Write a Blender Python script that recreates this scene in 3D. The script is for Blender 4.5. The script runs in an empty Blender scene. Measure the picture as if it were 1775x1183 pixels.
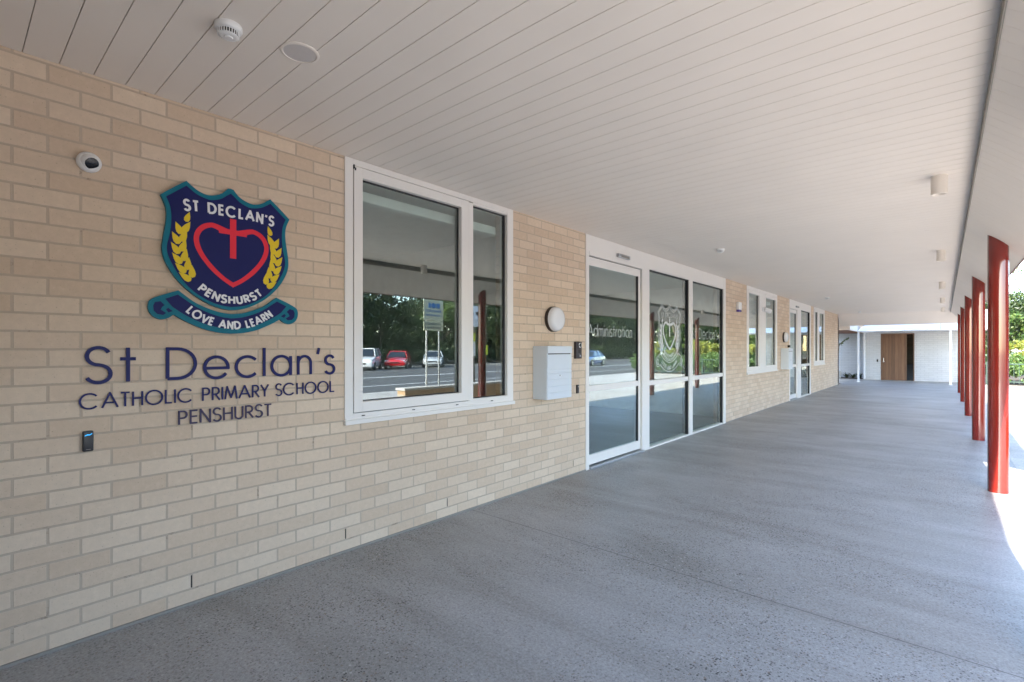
import bpy, bmesh, math, random
from mathutils import Vector, Matrix
random.seed(7)
R = math.radians
sc = bpy.context.scene
COL = sc.collection
# ------------------------------------------------------------------ camera
cam = bpy.data.objects.new('camera', bpy.data.cameras.new('camera'))
COL.objects.link(cam)
cam.data.sensor_width = 36
cam.data.lens = 36 * 858.4 / 1775
cam.data.shift_y = 13.5 / 1775
cam.data.clip_start = 0.05; cam.data.clip_end = 3000
cam.location = (3.28, 0, 1.476)
cam.rotation_euler = (R(90), 0, R(41.106))
sc.camera = cam
# ------------------------------------------------------------------ light
SUN_EL, SUN_DX, SUN_DY = 32.4, 0.068, -1.0          # the sun stands low behind the camera, a touch to the right
w = bpy.data.worlds.new('World'); sc.world = w; w.use_nodes = True
nt = w.node_tree; bg = nt.nodes['Background']
sky = nt.nodes.new('ShaderNodeTexSky'); sky.sky_type = 'NISHITA'; sky.sun_disc = False
sky.sun_elevation = R(SUN_EL); sky.sun_rotation = math.atan2(SUN_DX, SUN_DY)
sky.air_density = 1.0; sky.dust_density = 0.6; sky.ozone_density = 1.4
nt.links.new(sky.outputs[0], bg.inputs[0]); bg.inputs[1].default_value = 0.15
sun = bpy.data.objects.new('sun', bpy.data.lights.new('sun', 'SUN')); COL.objects.link(sun)
sun.data.energy = 3.6; sun.data.angle = R(0.53); sun.data.color = (1.0, 0.92, 0.82)
sd = Vector((SUN_DX, SUN_DY, 0)).normalized() * math.cos(R(SUN_EL)) + Vector((0, 0, math.sin(R(SUN_EL))))
sun.rotation_euler = sd.to_track_quat('Z', 'Y').to_euler()
sc.view_settings.view_transform = 'Standard'; sc.view_settings.look = 'None'
sc.view_settings.exposure = 2.97; sc.view_settings.gamma = 1.0
sc.cycles.max_bounces = 10; sc.cycles.diffuse_bounces = 6; sc.cycles.transparent_max_bounces = 16
sc.cycles.sample_clamp_indirect = 6

# ------------------------------------------------------------------ helpers
class MB:
    """collects shapes into one mesh"""
    def __init__(s): s.b = bmesh.new()
    def box(s, x0, x1, y0, y1, z0, z1, bev=0.0, rot=None, org=None):
        m = Matrix.Translation(((x0+x1)/2, (y0+y1)/2, (z0+z1)/2)) @ Matrix.Diagonal((abs(x1-x0), abs(y1-y0), abs(z1-z0), 1))
        if rot is not None:
            o = Vector(org) if org else Vector(((x0+x1)/2, (y0+y1)/2, (z0+z1)/2))
            m = Matrix.Translation(o) @ rot @ Matrix.Translation(-o) @ m
        r = bmesh.ops.create_cube(s.b, size=1, matrix=m)
        if bev > 0:
            es = list({e for v in r['verts'] for e in v.link_edges})
            bmesh.ops.bevel(s.b, geom=es, offset=bev, segments=2, affect='EDGES', profile=0.5)
        return s
    def lathe(s, prof, org, axis='z', n=32, cap=True):
        """prof: list of (radius, height along axis)"""
        ax = {'z': Matrix.Identity(3), 'x': Matrix(((0, 0, 1), (1, 0, 0), (0, 1, 0))), 'y': Matrix(((1, 0, 0), (0, 0, 1), (0, -1, 0)))}[axis] if isinstance(axis, str) else axis
        rings = []
        for r, h in prof:
            ring = [s.b.verts.new(Vector(org) + ax @ Vector((r*math.cos(2*math.pi*k/n), r*math.sin(2*math.pi*k/n), h))) for k in range(n)]
            rings.append(ring)
        for a, b in zip(rings, rings[1:]):
            for k in range(n):
                s.b.faces.new((a[k], a[(k+1) % n], b[(k+1) % n], b[k]))
        if cap:
            s.b.faces.new(rings[0][::-1]); s.b.faces.new(rings[-1])
        return s
    def tube(s, pts, rad, n=8, cap=True):
        pts = [Vector(p) for p in pts]
        if not isinstance(rad, (list, tuple)): rad = [rad]*len(pts)
        rings = []
        up = Vector((0, 0, 1))
        for i, p in enumerate(pts):
            d = (pts[min(i+1, len(pts)-1)] - pts[max(i-1, 0)]).normalized()
            a = d.cross(up)
            if a.length < 1e-3: a = d.cross(Vector((1, 0, 0)))
            a.normalize(); c = d.cross(a).normalized()
            rings.append([s.b.verts.new(p + rad[i]*(a*math.cos(2*math.pi*k/n) + c*math.sin(2*math.pi*k/n))) for k in range(n)])
        for a, b in zip(rings, rings[1:]):
            for k in range(n): s.b.faces.new((a[k], a[(k+1) % n], b[(k+1) % n], b[k]))
        if cap: s.b.faces.new(rings[0][::-1]); s.b.faces.new(rings[-1])
        return s
    def prism(s, out, x0, x1, fn=None):
        """closed outline [(y,z)] given thickness from x0 to x1 along x (the wall's normal)"""
        fn = fn or (lambda a, b, c: (c, a, b))
        fr = [s.b.verts.new(fn(a, b, x1)) for a, b in out]
        bk = [s.b.verts.new(fn(a, b, x0)) for a, b in out]
        f = s.b.faces.new(fr); n = len(out)
        s.b.faces.new(bk[::-1])
        for i in range(n): s.b.faces.new((fr[i], bk[i], bk[(i+1) % n], fr[(i+1) % n]))
        return s
    def strip(s, A, B, x0, x1):
        """ribbon between two polylines in the wall plane, with thickness"""
        for i in range(len(A)-1): s.prism([A[i], A[i+1], B[i+1], B[i]], x0, x1)
        return s
    def quad(s, *p):
        s.b.faces.new([s.b.verts.new(q) for q in p]); return s
    def build(s, name, mat, parent=None, smooth=False, tri=True, weld=False):
        if weld: bmesh.ops.remove_doubles(s.b, verts=s.b.verts, dist=1e-5)
        for f in s.b.faces: f.normal_update()
        if tri:
            bmesh.ops.triangulate(s.b, faces=[f for f in s.b.faces if len(f.verts) > 4])
        bmesh.ops.recalc_face_normals(s.b, faces=s.b.faces)
        me = bpy.data.meshes.new(name); s.b.to_mesh(me); s.b.free()
        if isinstance(mat, (list, tuple)):
            for m in mat: me.materials.append(m)
        else: me.materials.append(mat)
        if smooth:
            me.polygons.foreach_set('use_smooth', [True]*len(me.polygons))
            try: me.set_sharp_from_angle(angle=R(35))
            except Exception: pass
        o = bpy.data.objects.new(name, me); COL.objects.link(o)
        if parent is not None:
            o.parent = parent
        return o
def tag(o, label=None, cat=None, group=None, kind=None):
    if label: o['label'] = label
    if cat: o['category'] = cat
    if group: o['group'] = group
    if kind: o['kind'] = kind
    return o
def empty(name, loc=(0, 0, 0), rz=0.0, **k):
    o = bpy.data.objects.new(name, None); COL.objects.link(o); o.location = loc; o.rotation_euler.z = rz
    return tag(o, **k)
def copy_tree(o, loc, rz=None, scale=None, label=None):
    def rec(a, p):
        c = a.copy(); COL.objects.link(c); c.parent = p
        for ch in a.children: rec(ch, c)
        return c
    kids = list(o.children)
    c = o.copy(); COL.objects.link(c); c.location = loc
    if rz is not None: c.rotation_euler.z = rz
    if scale is not None: c.scale = (scale,)*3 if not isinstance(scale, tuple) else scale
    if label: c['label'] = label
    for k in kids: rec(k, c)
    return c

# ------------------------------------------------------------------ materials
def new_mat(name):
    m = bpy.data.materials.new(name); m.use_nodes = True
    return m, m.node_tree, m.node_tree.nodes['Principled BSDF']
def N(t, kind, **k):
    n = t.nodes.new('ShaderNode'+kind)
    for a, v in k.items():
        if hasattr(n, a) and not a.startswith('i_'): setattr(n, a, v)
        else: n.inputs[a[2:].replace('_', ' ') if a.startswith('i_') else a].default_value = v
    return n
def ramp(t, fac, stops):
    r = t.nodes.new('ShaderNodeValToRGB'); e = r.color_ramp.elements
    while len(e) < len(stops): e.new(0.5)
    for i, (p, c) in enumerate(stops):
        e[i].position = p; e[i].color = (*c, 1) if len(c) == 3 else c
    t.links.new(fac, r.inputs[0]); return r
def mix(t, fac, a, b, mode='MIX'):
    n = t.nodes.new('ShaderNodeMix'); n.data_type = 'RGBA'; n.blend_type = mode
    for s, v in ((n.inputs[0], fac), (n.inputs[6], a), (n.inputs[7], b)):
        if isinstance(v, bpy.types.NodeSocket): t.links.new(v, s)
        elif isinstance(v, (int, float)): s.default_value = v
        else: s.default_value = (*v, 1)
    return n.outputs[2]
def math_n(t, op, a, b=None, c=None):
    n = t.nodes.new('ShaderNodeMath'); n.operation = op
    for i, v in enumerate((a, b, c)):
        if v is None: continue
        if isinstance(v, bpy.types.NodeSocket): t.links.new(v, n.inputs[i])
        else: n.inputs[i].default_value = v
    return n.outputs[0]
def bump(t, p, h, strength=0.3, dist=0.01):
    b = t.nodes.new('ShaderNodeBump'); b.inputs['Strength'].default_value = strength; b.inputs['Distance'].default_value = dist
    t.links.new(h, b.inputs['Height']); t.links.new(b.outputs[0], p.inputs['Normal'])
def simple(name, col, rough=0.5, metal=0.0, var=0.06, nscale=8.0, bmp=0.0, coat=0.0, spec=0.5):
    m, t, p = new_mat(name)
    tc = N(t, 'TexCoord'); n = N(t, 'TexNoise'); n.inputs['Scale'].default_value = nscale; n.inputs['Detail'].default_value = 5
    t.links.new(tc.outputs['Object'], n.inputs['Vector'])
    lo = tuple(max(0, c*(1-var)) for c in col); hi = tuple(min(1, c*(1+var)) for c in col)
    r = ramp(t, n.outputs[0], [(0.3, lo), (0.7, hi)])
    t.links.new(r.outputs[0], p.inputs['Base Color'])
    rr = math_n(t, 'MULTIPLY_ADD', n.outputs[0], 0.12, rough-0.06); t.links.new(rr, p.inputs['Roughness'])
    p.inputs['Metallic'].default_value = metal; p.inputs['Coat Weight'].default_value = coat; p.inputs['Coat Roughness'].default_value = 0.05
    p.inputs['Specular IOR Level'].default_value = spec
    if bmp: bump(t, p, n.outputs[0], bmp, 0.004)
    return m
def emis(name, col, st):
    m, t, p = new_mat(name); p.inputs['Base Color'].default_value = (*col, 1)
    p.inputs['Emission Color'].default_value = (*col, 1); p.inputs['Emission Strength'].default_value = st; return m

def brick_mat(name, c1, c2, mortar, hor, pitch, bw, off_h, off_z, msize=0.010, relief=0.6, edge=0.0):
    m, t, p = new_mat(name)
    tc = N(t, 'TexCoord'); sp = N(t, 'SeparateXYZ'); t.links.new(tc.outputs['Object'], sp.inputs[0])
    cb = N(t, 'CombineXYZ')
    # a little wander so that the joints are not ruler straight
    nz = N(t, 'TexNoise'); nz.inputs['Scale'].default_value = 9; t.links.new(tc.outputs['Object'], nz.inputs['Vector'])
    wob = math_n(t, 'MULTIPLY_ADD', nz.outputs[0], 0.004, -0.002)
    t.links.new(math_n(t, 'ADD', math_n(t, 'ADD', sp.outputs[hor], off_h), wob), cb.inputs[0])
    t.links.new(math_n(t, 'ADD', math_n(t, 'ADD', sp.outputs[2], off_z), wob), cb.inputs[1])
    bt = t.nodes.new('ShaderNodeTexBrick'); t.links.new(cb.outputs[0], bt.inputs['Vector'])
    bt.offset = 0.5; bt.squash = 1.0
    bt.inputs['Scale'].default_value = 1.0; bt.inputs['Brick Width'].default_value = bw; bt.inputs['Row Height'].default_value = pitch
    bt.inputs['Mortar Size'].default_value = msize*0.5; bt.inputs['Mortar Smooth'].default_value = 0.25; bt.inputs['Bias'].default_value = 0.0
    bt.inputs['Color1'].default_value = (0, 0, 0, 1); bt.inputs['Color2'].default_value = (1, 1, 1, 1); bt.inputs['Mortar'].default_value = (0.5, 0.5, 0.5, 1)
    n1 = N(t, 'TexNoise'); n1.inputs['Scale'].default_value = 28; n1.inputs['Detail'].default_value = 8; n1.inputs['Roughness'].default_value = 0.7
    t.links.new(tc.outputs['Object'], n1.inputs['Vector'])
    n2 = N(t, 'TexNoise'); n2.inputs['Scale'].default_value = 0.9; n2.inputs['Detail'].default_value = 4
    t.links.new(tc.outputs['Object'], n2.inputs['Vector'])
    base = mix(t, bt.outputs['Color'], c1, c2)
    base = mix(t, 0.28, base, ramp(t, n1.outputs[0], [(0.25, tuple(x*0.72 for x in c1)), (0.55, c1), (0.8, tuple(min(1, x*1.12) for x in c2))]).outputs[0])
    base = mix(t, 0.35, base, ramp(t, n2.outputs[0], [(0.35, (0.82, 0.82, 0.82)), (0.65, (1, 1, 1))]).outputs[0], 'MULTIPLY')
    # pits
    n3 = N(t, 'TexNoise'); n3.inputs['Scale'].default_value = 120; n3.inputs['Detail'].default_value = 3; t.links.new(tc.outputs['Object'], n3.inputs['Vector'])
    pit = ramp(t, n3.outputs[0], [(0.27, (0.6, 0.6, 0.6)), (0.36, (1, 1, 1))]).outputs[0]
    base = mix(t, 0.7, base, pit, 'MULTIPLY')
    mort = mix(t, n1.outputs[0], tuple(x*0.85 for x in mortar), mortar)
    # here and there the joint is open and dark along the brick
    n4 = N(t, 'TexNoise'); n4.inputs['Scale'].default_value = 5.0; n4.inputs['Detail'].default_value = 6; n4.inputs['Roughness'].default_value = 0.8
    t.links.new(tc.outputs['Object'], n4.inputs['Vector'])
    crack = ramp(t, n4.outputs[0], [(0.60, (1, 1, 1)), (0.68, (0.55, 0.5, 0.46))]).outputs[0]
    mort = mix(t, 1.0, mort, crack, 'MULTIPLY')
    col = mix(t, bt.outputs['Fac'], base, mort)
    t.links.new(col, p.inputs['Base Color']); p.inputs['Roughness'].default_value = 0.85
    p.inputs['Specular IOR Level'].default_value = 0.25
    h = math_n(t, 'SUBTRACT', 1.0, bt.outputs['Fac'])
    h2 = math_n(t, 'MULTIPLY_ADD', n1.outputs[0], 0.25, h)
    h3 = math_n(t, 'MULTIPLY_ADD', n3.outputs[0], 0.12, h2)
    bump(t, p, h3, relief, 0.004)
    return m

M = {}
PIT, BW = 0.0866, 0.2445
M['brick'] = brick_mat('cream_brick', (0.625, 0.475, 0.345), (0.755, 0.615, 0.47), (0.545, 0.435, 0.335), 1, PIT, BW, 40*BW-0.085, 21*PIT-0.0012, 0.0125, 0.55)
M['wbrick'] = brick_mat('white_painted_brick', (0.56, 0.57, 0.58), (0.61, 0.62, 0.63), (0.46, 0.475, 0.49), 0, 0.086, 0.29, 20, 10*0.086, 0.012, 1.0)
M['frame'] = simple('white_powdercoat', (0.78, 0.745, 0.70), 0.38, 0, 0.015, 3)
M['gap'] = simple('black_rubber_seal', (0.015, 0.015, 0.017), 0.6)
M['board'] = simple('warm_white_ceiling_paint', (0.81, 0.745, 0.675), 0.6, 0, 0.02, 2.5, 0.02)
M['gyp'] = simple('ceiling_void', (0.55, 0.52, 0.50), 0.9)
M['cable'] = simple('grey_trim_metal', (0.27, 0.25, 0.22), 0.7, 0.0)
M['white'] = simple('white_plastic', (0.78, 0.78, 0.77), 0.35, 0, 0.02)
M['offwhite'] = simple('speaker_mesh', (0.60, 0.56, 0.54), 0.6, 0, 0.05, 300, 0.2)
M['dark'] = simple('dark_plastic', (0.025, 0.024, 0.026), 0.35)
M['black'] = simple('black_plastic', (0.008, 0.008, 0.009), 0.25)
M['bronze'] = simple('bronze_metal', (0.05, 0.04, 0.04), 0.35, 0.4)
M['mail'] = simple('pale_grey_powdercoat', (0.62, 0.66, 0.70), 0.42, 0.05, 0.02, 4)
M['red'] = simple('oxide_red_gloss_paint', (0.165, 0.011, 0.006), 0.14, 0.0, 0.03, 3, 0.0, 0.7)
n_ = M['red'].node_tree; p_ = n_.nodes['Principled BSDF']
for l_ in list(p_.inputs['Roughness'].links): n_.links.remove(l_)
p_.inputs['Roughness'].default_value = 0.2
M['fascia'] = simple('red_brown_fascia_metal', (0.22, 0.07, 0.05), 0.4)
M['steel'] = simple('galvanised_steel', (0.45, 0.46, 0.47), 0.4, 0.8)
M['navy'] = simple('navy_paint', (0.006, 0.010, 0.095), 0.45, 0, 0.02, spec=0.25)
M['lnavy'] = simple('navy_lettering_acrylic', (0.008, 0.011, 0.10), 0.4, 0, 0.03, spec=0.25)
M['plum'] = simple('faded_navy_lettering', (0.045, 0.035, 0.085), 0.4, 0, 0.04, spec=0.3)
M['teal'] = simple('teal_paint', (0.002, 0.15, 0.215), 0.45, 0, 0.02, spec=0.25)
M['crest_red'] = simple('crest_red', (0.76, 0.010, 0.035), 0.45, 0, 0.03)
M['crest_yellow'] = simple('crest_yellow', (0.74, 0.53, 0.006), 0.45, 0, 0.03)
M['crest_white'] = simple('crest_white', (0.78, 0.78, 0.78), 0.35, 0, 0.02)
M['frost'] = simple('frosted_vinyl', (0.62, 0.65, 0.64), 0.6, 0, 0.02)
M['opal'] = simple('opal_diffuser', (0.72, 0.72, 0.74), 0.25, 0, 0.015, 2, 0, 0.4)
M['purple'] = simple('violet_lens', (0.10, 0.07, 0.32), 0.25, 0, 0.04)
M['led'] = emis('blue_led', (0.02, 0.35, 0.8), 0.22)
M['lens'] = simple('ring_metal', (0.6, 0.6, 0.6), 0.2, 0.8)
M['inner_wall'] = simple('interior_plaster', (0.75, 0.76, 0.74), 0.8)
M['inner_floor'] = simple('interior_carpet', (0.16, 0.17, 0.175), 0.95, 0, 0.2, 60)
M['blind'] = simple('blind_fabric', (0.78, 0.80, 0.78), 0.8)
M['desk'] = simple('office_laminate', (0.35, 0.33, 0.30), 0.5)
M['asphalt'] = simple('asphalt', (0.06, 0.06, 0.062), 0.85, 0, 0.25, 25, 0.2)
M['paint_line'] = simple('road_paint', (0.7, 0.7, 0.68), 0.6, 0, 0.12, 20)
M['kerb'] = simple('kerb_concrete', (0.38, 0.37, 0.35), 0.85, 0, 0.12, 10, 0.1)
M['green_fence'] = simple('green_fence_paint', (0.003, 0.028, 0.02), 0.5)
M['grass'] = simple('lawn_grass', (0.07, 0.11, 0.03), 0.9, 0, 0.4, 12, 0.4)
M['soil'] = simple('garden_soil', (0.06, 0.045, 0.035), 0.95, 0, 0.4, 30, 0.5)
M['bark'] = simple('bark', (0.10, 0.075, 0.055), 0.9, 0, 0.35, 14, 0.5)
M['pole'] = simple('weathered_timber_pole', (0.14, 0.105, 0.08), 0.9, 0, 0.3, 12, 0.4)
M['terra'] = simple('terracotta_render', (0.42, 0.21, 0.15), 0.8, 0, 0.1, 3)
M['tile'] = simple('roof_tile', (0.30, 0.12, 0.08), 0.8, 0, 0.2, 20, 0.3)
M['brown_soffit'] = simple('brown_timber_soffit', (0.16, 0.075, 0.05), 0.8, 0, 0.15, 10, spec=0.1)
M['pale_metal'] = simple('white_metal_fascia', (0.74, 0.75, 0.76), 0.5, 0, 0.02)
M['roofsheet'] = simple('grey_roof_sheet', (0.35, 0.36, 0.37), 0.4, 0.5)
M['sign_cream'] = simple('sign_face_cream', (0.72, 0.74, 0.52), 0.4, 0, 0.03)
M['sign_blue'] = simple('sign_blue', (0.03, 0.22, 0.55), 0.4)
M['sign_ink'] = simple('sign_ink', (0.06, 0.12, 0.14), 0.4)
M['hiviz'] = simple('reflective_yellow', (0.65, 0.75, 0.03), 0.4)
M['carglass'] = simple('car_glass', (0.01, 0.012, 0.014), 0.06, 0, 0.02, 3, 0, 1.0)
M['tyre'] = simple('tyre_rubber', (0.015, 0.015, 0.015), 0.8)
M['rim'] = simple('alloy_rim', (0.5, 0.5, 0.52), 0.3, 0.8)
M['headlamp'] = simple('headlamp_glass', (0.6, 0.62, 0.65), 0.1, 0.3, 0.02, 3, 0, 1)
for k, c in {'car_white': (0.72, 0.73, 0.74), 'car_red': (0.50, 0.01, 0.015), 'car_silver': (0.42, 0.44, 0.46), 'car_blue': (0.02, 0.10, 0.32)}.items():
    M[k] = simple(k+'_paint', c, 0.25, 0.15, 0.02, 2, 0, 1.0)

# sealed brick plinth in the planter
M['planter'] = brick_mat('brown_planter_brick', (0.30, 0.19, 0.10), (0.40, 0.27, 0.16), (0.35, 0.30, 0.24), 1, 0.086, 0.24, 20, 10, 0.01, 0.8)

# timber door
m, t, p = new_mat('vertical_board_timber'); tc = N(t, 'TexCoord'); mp = N(t, 'Mapping'); t.links.new(tc.outputs['Object'], mp.inputs[0])
mp.inputs['Scale'].default_value = (9, 9, 0.7)
n1 = N(t, 'TexNoise'); n1.inputs['Scale'].default_value = 3.0; n1.inputs['Detail'].default_value = 8; n1.inputs['Distortion'].default_value = 0.6; t.links.new(mp.outputs[0], n1.inputs['Vector'])
sp = N(t, 'SeparateXYZ'); t.links.new(tc.outputs['Object'], sp.inputs[0])
wn = N(t, 'TexWhiteNoise'); wn.noise_dimensions = '1D'
t.links.new(math_n(t, 'FLOOR', math_n(t, 'MULTIPLY', sp.outputs[0], 8.4)), wn.inputs['W'])
fr = math_n(t, 'FRACT', math_n(t, 'MULTIPLY', sp.outputs[0], 8.4))
gr = math_n(t, 'LESS_THAN', fr, 0.05)
c = mix(t, n1.outputs[0], (0.11, 0.05, 0.025), (0.27, 0.14, 0.07)); c = mix(t, 0.8, c, mix(t, wn.outputs[0], (0.5, 0.48, 0.46), (1, 1, 1)), 'MULTIPLY')
c = mix(t, gr, c, (0.06, 0.03, 0.02)); t.links.new(c, p.inputs['Base Color']); p.inputs['Roughness'].default_value = 0.5
M['timber'] = m

# glass
def glass_mat(name, tint, f0):
    m = bpy.data.materials.new(name); m.use_nodes = True; t = m.node_tree
    for n in list(t.nodes): t.nodes.remove(n)
    out = t.nodes.new('ShaderNodeOutputMaterial'); tr = t.nodes.new('ShaderNodeBsdfTransparent'); gl = t.nodes.new('ShaderNodeBsdfGlossy')
    mx = t.nodes.new('ShaderNodeMixShader'); lw = t.nodes.new('ShaderNodeLayerWeight'); lw.inputs[0].default_value = 0.5
    tr.inputs[0].default_value = (*tint, 1); gl.inputs['Roughness'].default_value = 0.0; gl.inputs[0].default_value = (0.93, 0.98, 0.97, 1)
    pw = math_n(t, 'POWER', lw.outputs['Facing'], 4.5); fc = math_n(t, 'MULTIPLY_ADD', pw, 1-f0, f0)
    t.links.new(fc, mx.inputs[0]); t.links.new(tr.outputs[0], mx.inputs[1]); t.links.new(gl.outputs[0], mx.inputs[2]); t.links.new(mx.outputs[0], out.inputs[0])
    return m
M['glass'] = glass_mat('tinted_window_glass', (0.88, 0.93, 0.91), 0.17)
M['glass_dark'] = glass_mat('dark_sidelight_glass', (0.2, 0.22, 0.23), 0.10)

# exposed-aggregate concrete of the walkway
def concrete(name, base, dark, speck, joints=()):
    m, t, p = new_mat(name); tc = N(t, 'TexCoord')
    v1 = N(t, 'TexVoronoi'); v1.inputs['Scale'].default_value = 78; v1.inputs['Randomness'].default_value = 1.0; t.links.new(tc.outputs['Object'], v1.inputs['Vector'])
    v2 = N(t, 'TexVoronoi'); v2.inputs['Scale'].default_value = 150; t.links.new(tc.outputs['Object'], v2.inputs['Vector'])
    nb = N(t, 'TexNoise'); nb.inputs['Scale'].default_value = 0.7; nb.inputs['Detail'].default_value = 6; nb.inputs['Roughness'].default_value = 0.65; t.links.new(tc.outputs['Object'], nb.inputs['Vector'])
    nf = N(t, 'TexNoise'); nf.inputs['Scale'].default_value = 35; nf.inputs['Detail'].default_value = 6; t.links.new(tc.outputs['Object'], nf.inputs['Vector'])
    ng = N(t, 'TexNoise'); ng.inputs['Scale'].default_value = 70; ng.inputs['Detail'].default_value = 4; ng.inputs['Roughness'].default_value = 0.8; t.links.new(tc.outputs['Object'], ng.inputs['Vector'])
    col = mix(t, nf.outputs[0], tuple(x*0.80 for x in base), tuple(min(1, x*1.15) for x in base))
    col = mix(t, 0.8, col, ramp(t, ng.outputs[0], [(0.30, (0.60, 0.59, 0.57)), (0.55, (1, 1, 1)), (0.75, (1.25, 1.25, 1.24))]).outputs[0], 'MULTIPLY')
    mps = N(t, 'Mapping'); mps.inputs['Scale'].default_value = (0.35, 1.5, 1); mps.inputs['Rotation'].default_value = (0, 0, 0.35); t.links.new(tc.outputs['Object'], mps.inputs[0])
    ns = N(t, 'TexNoise'); ns.inputs['Scale'].default_value = 1.4; ns.inputs['Detail'].default_value = 7; ns.inputs['Roughness'].default_value = 0.6; ns.inputs['Distortion'].default_value = 0.8; t.links.new(mps.outputs[0], ns.inputs['Vector'])
    col = mix(t, 1.0, col, ramp(t, ns.outputs[0], [(0.34, (0.80, 0.79, 0.77)), (0.5, (0.95, 0.95, 0.95)), (0.66, (1.08, 1.08, 1.09))]).outputs[0], 'MULTIPLY')
    # pebbles: some cells carry a dark, brown or pale stone of its own size
    sep = N(t, 'SeparateColor'); t.links.new(v1.outputs['Color'], sep.inputs[0])
    rad = math_n(t, 'MULTIPLY_ADD', sep.outputs[1], 0.36, 0.14)
    inside = math_n(t, 'LESS_THAN', v1.outputs['Distance'], rad)
    stonec = ramp(t, sep.outputs[0], [(0.0, dark), (0.36, tuple(x*0.50 for x in base)), (0.55, tuple(x*0.78 for x in base)), (0.78, speck), (0.96, (0.62, 0.61, 0.6))])
    stonec.color_ramp.interpolation = 'CONSTANT'
    patch = ramp(t, nb.outputs[0], [(0.40, (0.22, 0.22, 0.22)), (0.60, (1, 1, 1))]).outputs[0]
    amt = math_n(t, 'MULTIPLY', inside, patch)
    col = mix(t, math_n(t, 'MULTIPLY', amt, 0.95), col, stonec.outputs[0])
    sep2 = N(t, 'SeparateColor'); t.links.new(v2.outputs['Color'], sep2.inputs[0])
    sm = math_n(t, 'MULTIPLY', math_n(t, 'MULTIPLY', math_n(t, 'LESS_THAN', v2.outputs['Distance'], 0.28), math_n(t, 'LESS_THAN', sep2.outputs[0], 0.34)), patch)
    col = mix(t, math_n(t, 'MULTIPLY', sm, 0.75), col, dark)
    col = mix(t, 0.5, col, ramp(t, nb.outputs[0], [(0.36, (1, 1, 1)), (0.64, (0.74, 0.72, 0.69))]).outputs[0], 'MULTIPLY')
    sp = N(t, 'SeparateXYZ'); t.links.new(tc.outputs['Object'], sp.inputs[0])
    h = math_n(t, 'MULTIPLY_ADD', inside, -0.35, nf.outputs[0])
    for j in joints:
        wob = math_n(t, 'MULTIPLY_ADD', nf.outputs[0], 0.006, -0.003)
        d = math_n(t, 'ABSOLUTE', math_n(t, 'ADD', math_n(t, 'SUBTRACT', sp.outputs[1], j), wob))
        g = math_n(t, 'LESS_THAN', d, 0.0035)
        col = mix(t, math_n(t, 'MULTIPLY', g, 0.75), col, (0.03, 0.03, 0.03)); h = math_n(t, 'MULTIPLY_ADD', g, -2.0, h)
    t.links.new(col, p.inputs['Base Color'])
    t.links.new(math_n(t, 'MULTIPLY_ADD', nb.outputs[0], 0.25, 0.33), p.inputs['Roughness'])
    bump(t, p, h, 0.35, 0.003)
    return m
M['aggregate'] = concrete('exposed_aggregate_concrete', (0.395, 0.39, 0.38), (0.030, 0.026, 0.022), (0.24, 0.17, 0.12), (3.18, 10.9, 18.6))
M['paving'] = concrete('pale_concrete_paving', (0.50, 0.465, 0.42), (0.20, 0.19, 0.18), (0.34, 0.30, 0.26), (9.6, 16.5, 23.0))

def leaf_mat(name, a, b, c):
    m, t, p = new_mat(name); oi = N(t, 'NewGeometry'); tc = N(t, 'TexCoord')
    n = N(t, 'TexNoise'); n.inputs['Scale'].default_value = 1.3; n.inputs['Detail'].default_value = 3; t.links.new(tc.outputs['Object'], n.inputs['Vector'])
    r = ramp(t, oi.outputs['Random Per Island'], [(0.0, a), (0.5, b), (1.0, c)])
    r2 = ramp(t, n.outputs[0], [(0.35, (0.6, 0.65, 0.6)), (0.65, (1.15, 1.1, 0.95))])
    t.links.new(mix(t, 0.8, r.outputs[0], r2.outputs[0], 'MULTIPLY'), p.inputs['Base Color'])
    p.inputs['Roughness'].default_value = 0.45
    tr = t.nodes.new('ShaderNodeBsdfTranslucent'); t.links.new(r.outputs[0], tr.inputs[0])
    ms = t.nodes.new('ShaderNodeMixShader'); ms.inputs[0].default_value = 0.3
    t.links.new(p.outputs[0], ms.inputs[1]); t.links.new(tr.outputs[0], ms.inputs[2])
    t.links.new(ms.outputs[0], t.nodes['Material Output'].inputs[0]); return m
M['leaf_dark'] = leaf_mat('dark_green_leaf', (0.011, 0.026, 0.008), (0.026, 0.052, 0.013), (0.075, 0.11, 0.028))
M['leaf_mid'] = leaf_mat('mid_green_leaf', (0.035, 0.08, 0.018), (0.07, 0.13, 0.028), (0.13, 0.18, 0.04))
M['leaf_yellow'] = leaf_mat('yellow_green_leaf', (0.10, 0.17, 0.03), (0.20, 0.24, 0.04), (0.34, 0.30, 0.07))
M['leaf_hedge'] = leaf_mat('hedge_leaf', (0.045, 0.11, 0.03), (0.09, 0.17, 0.05), (0.16, 0.25, 0.07))

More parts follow.
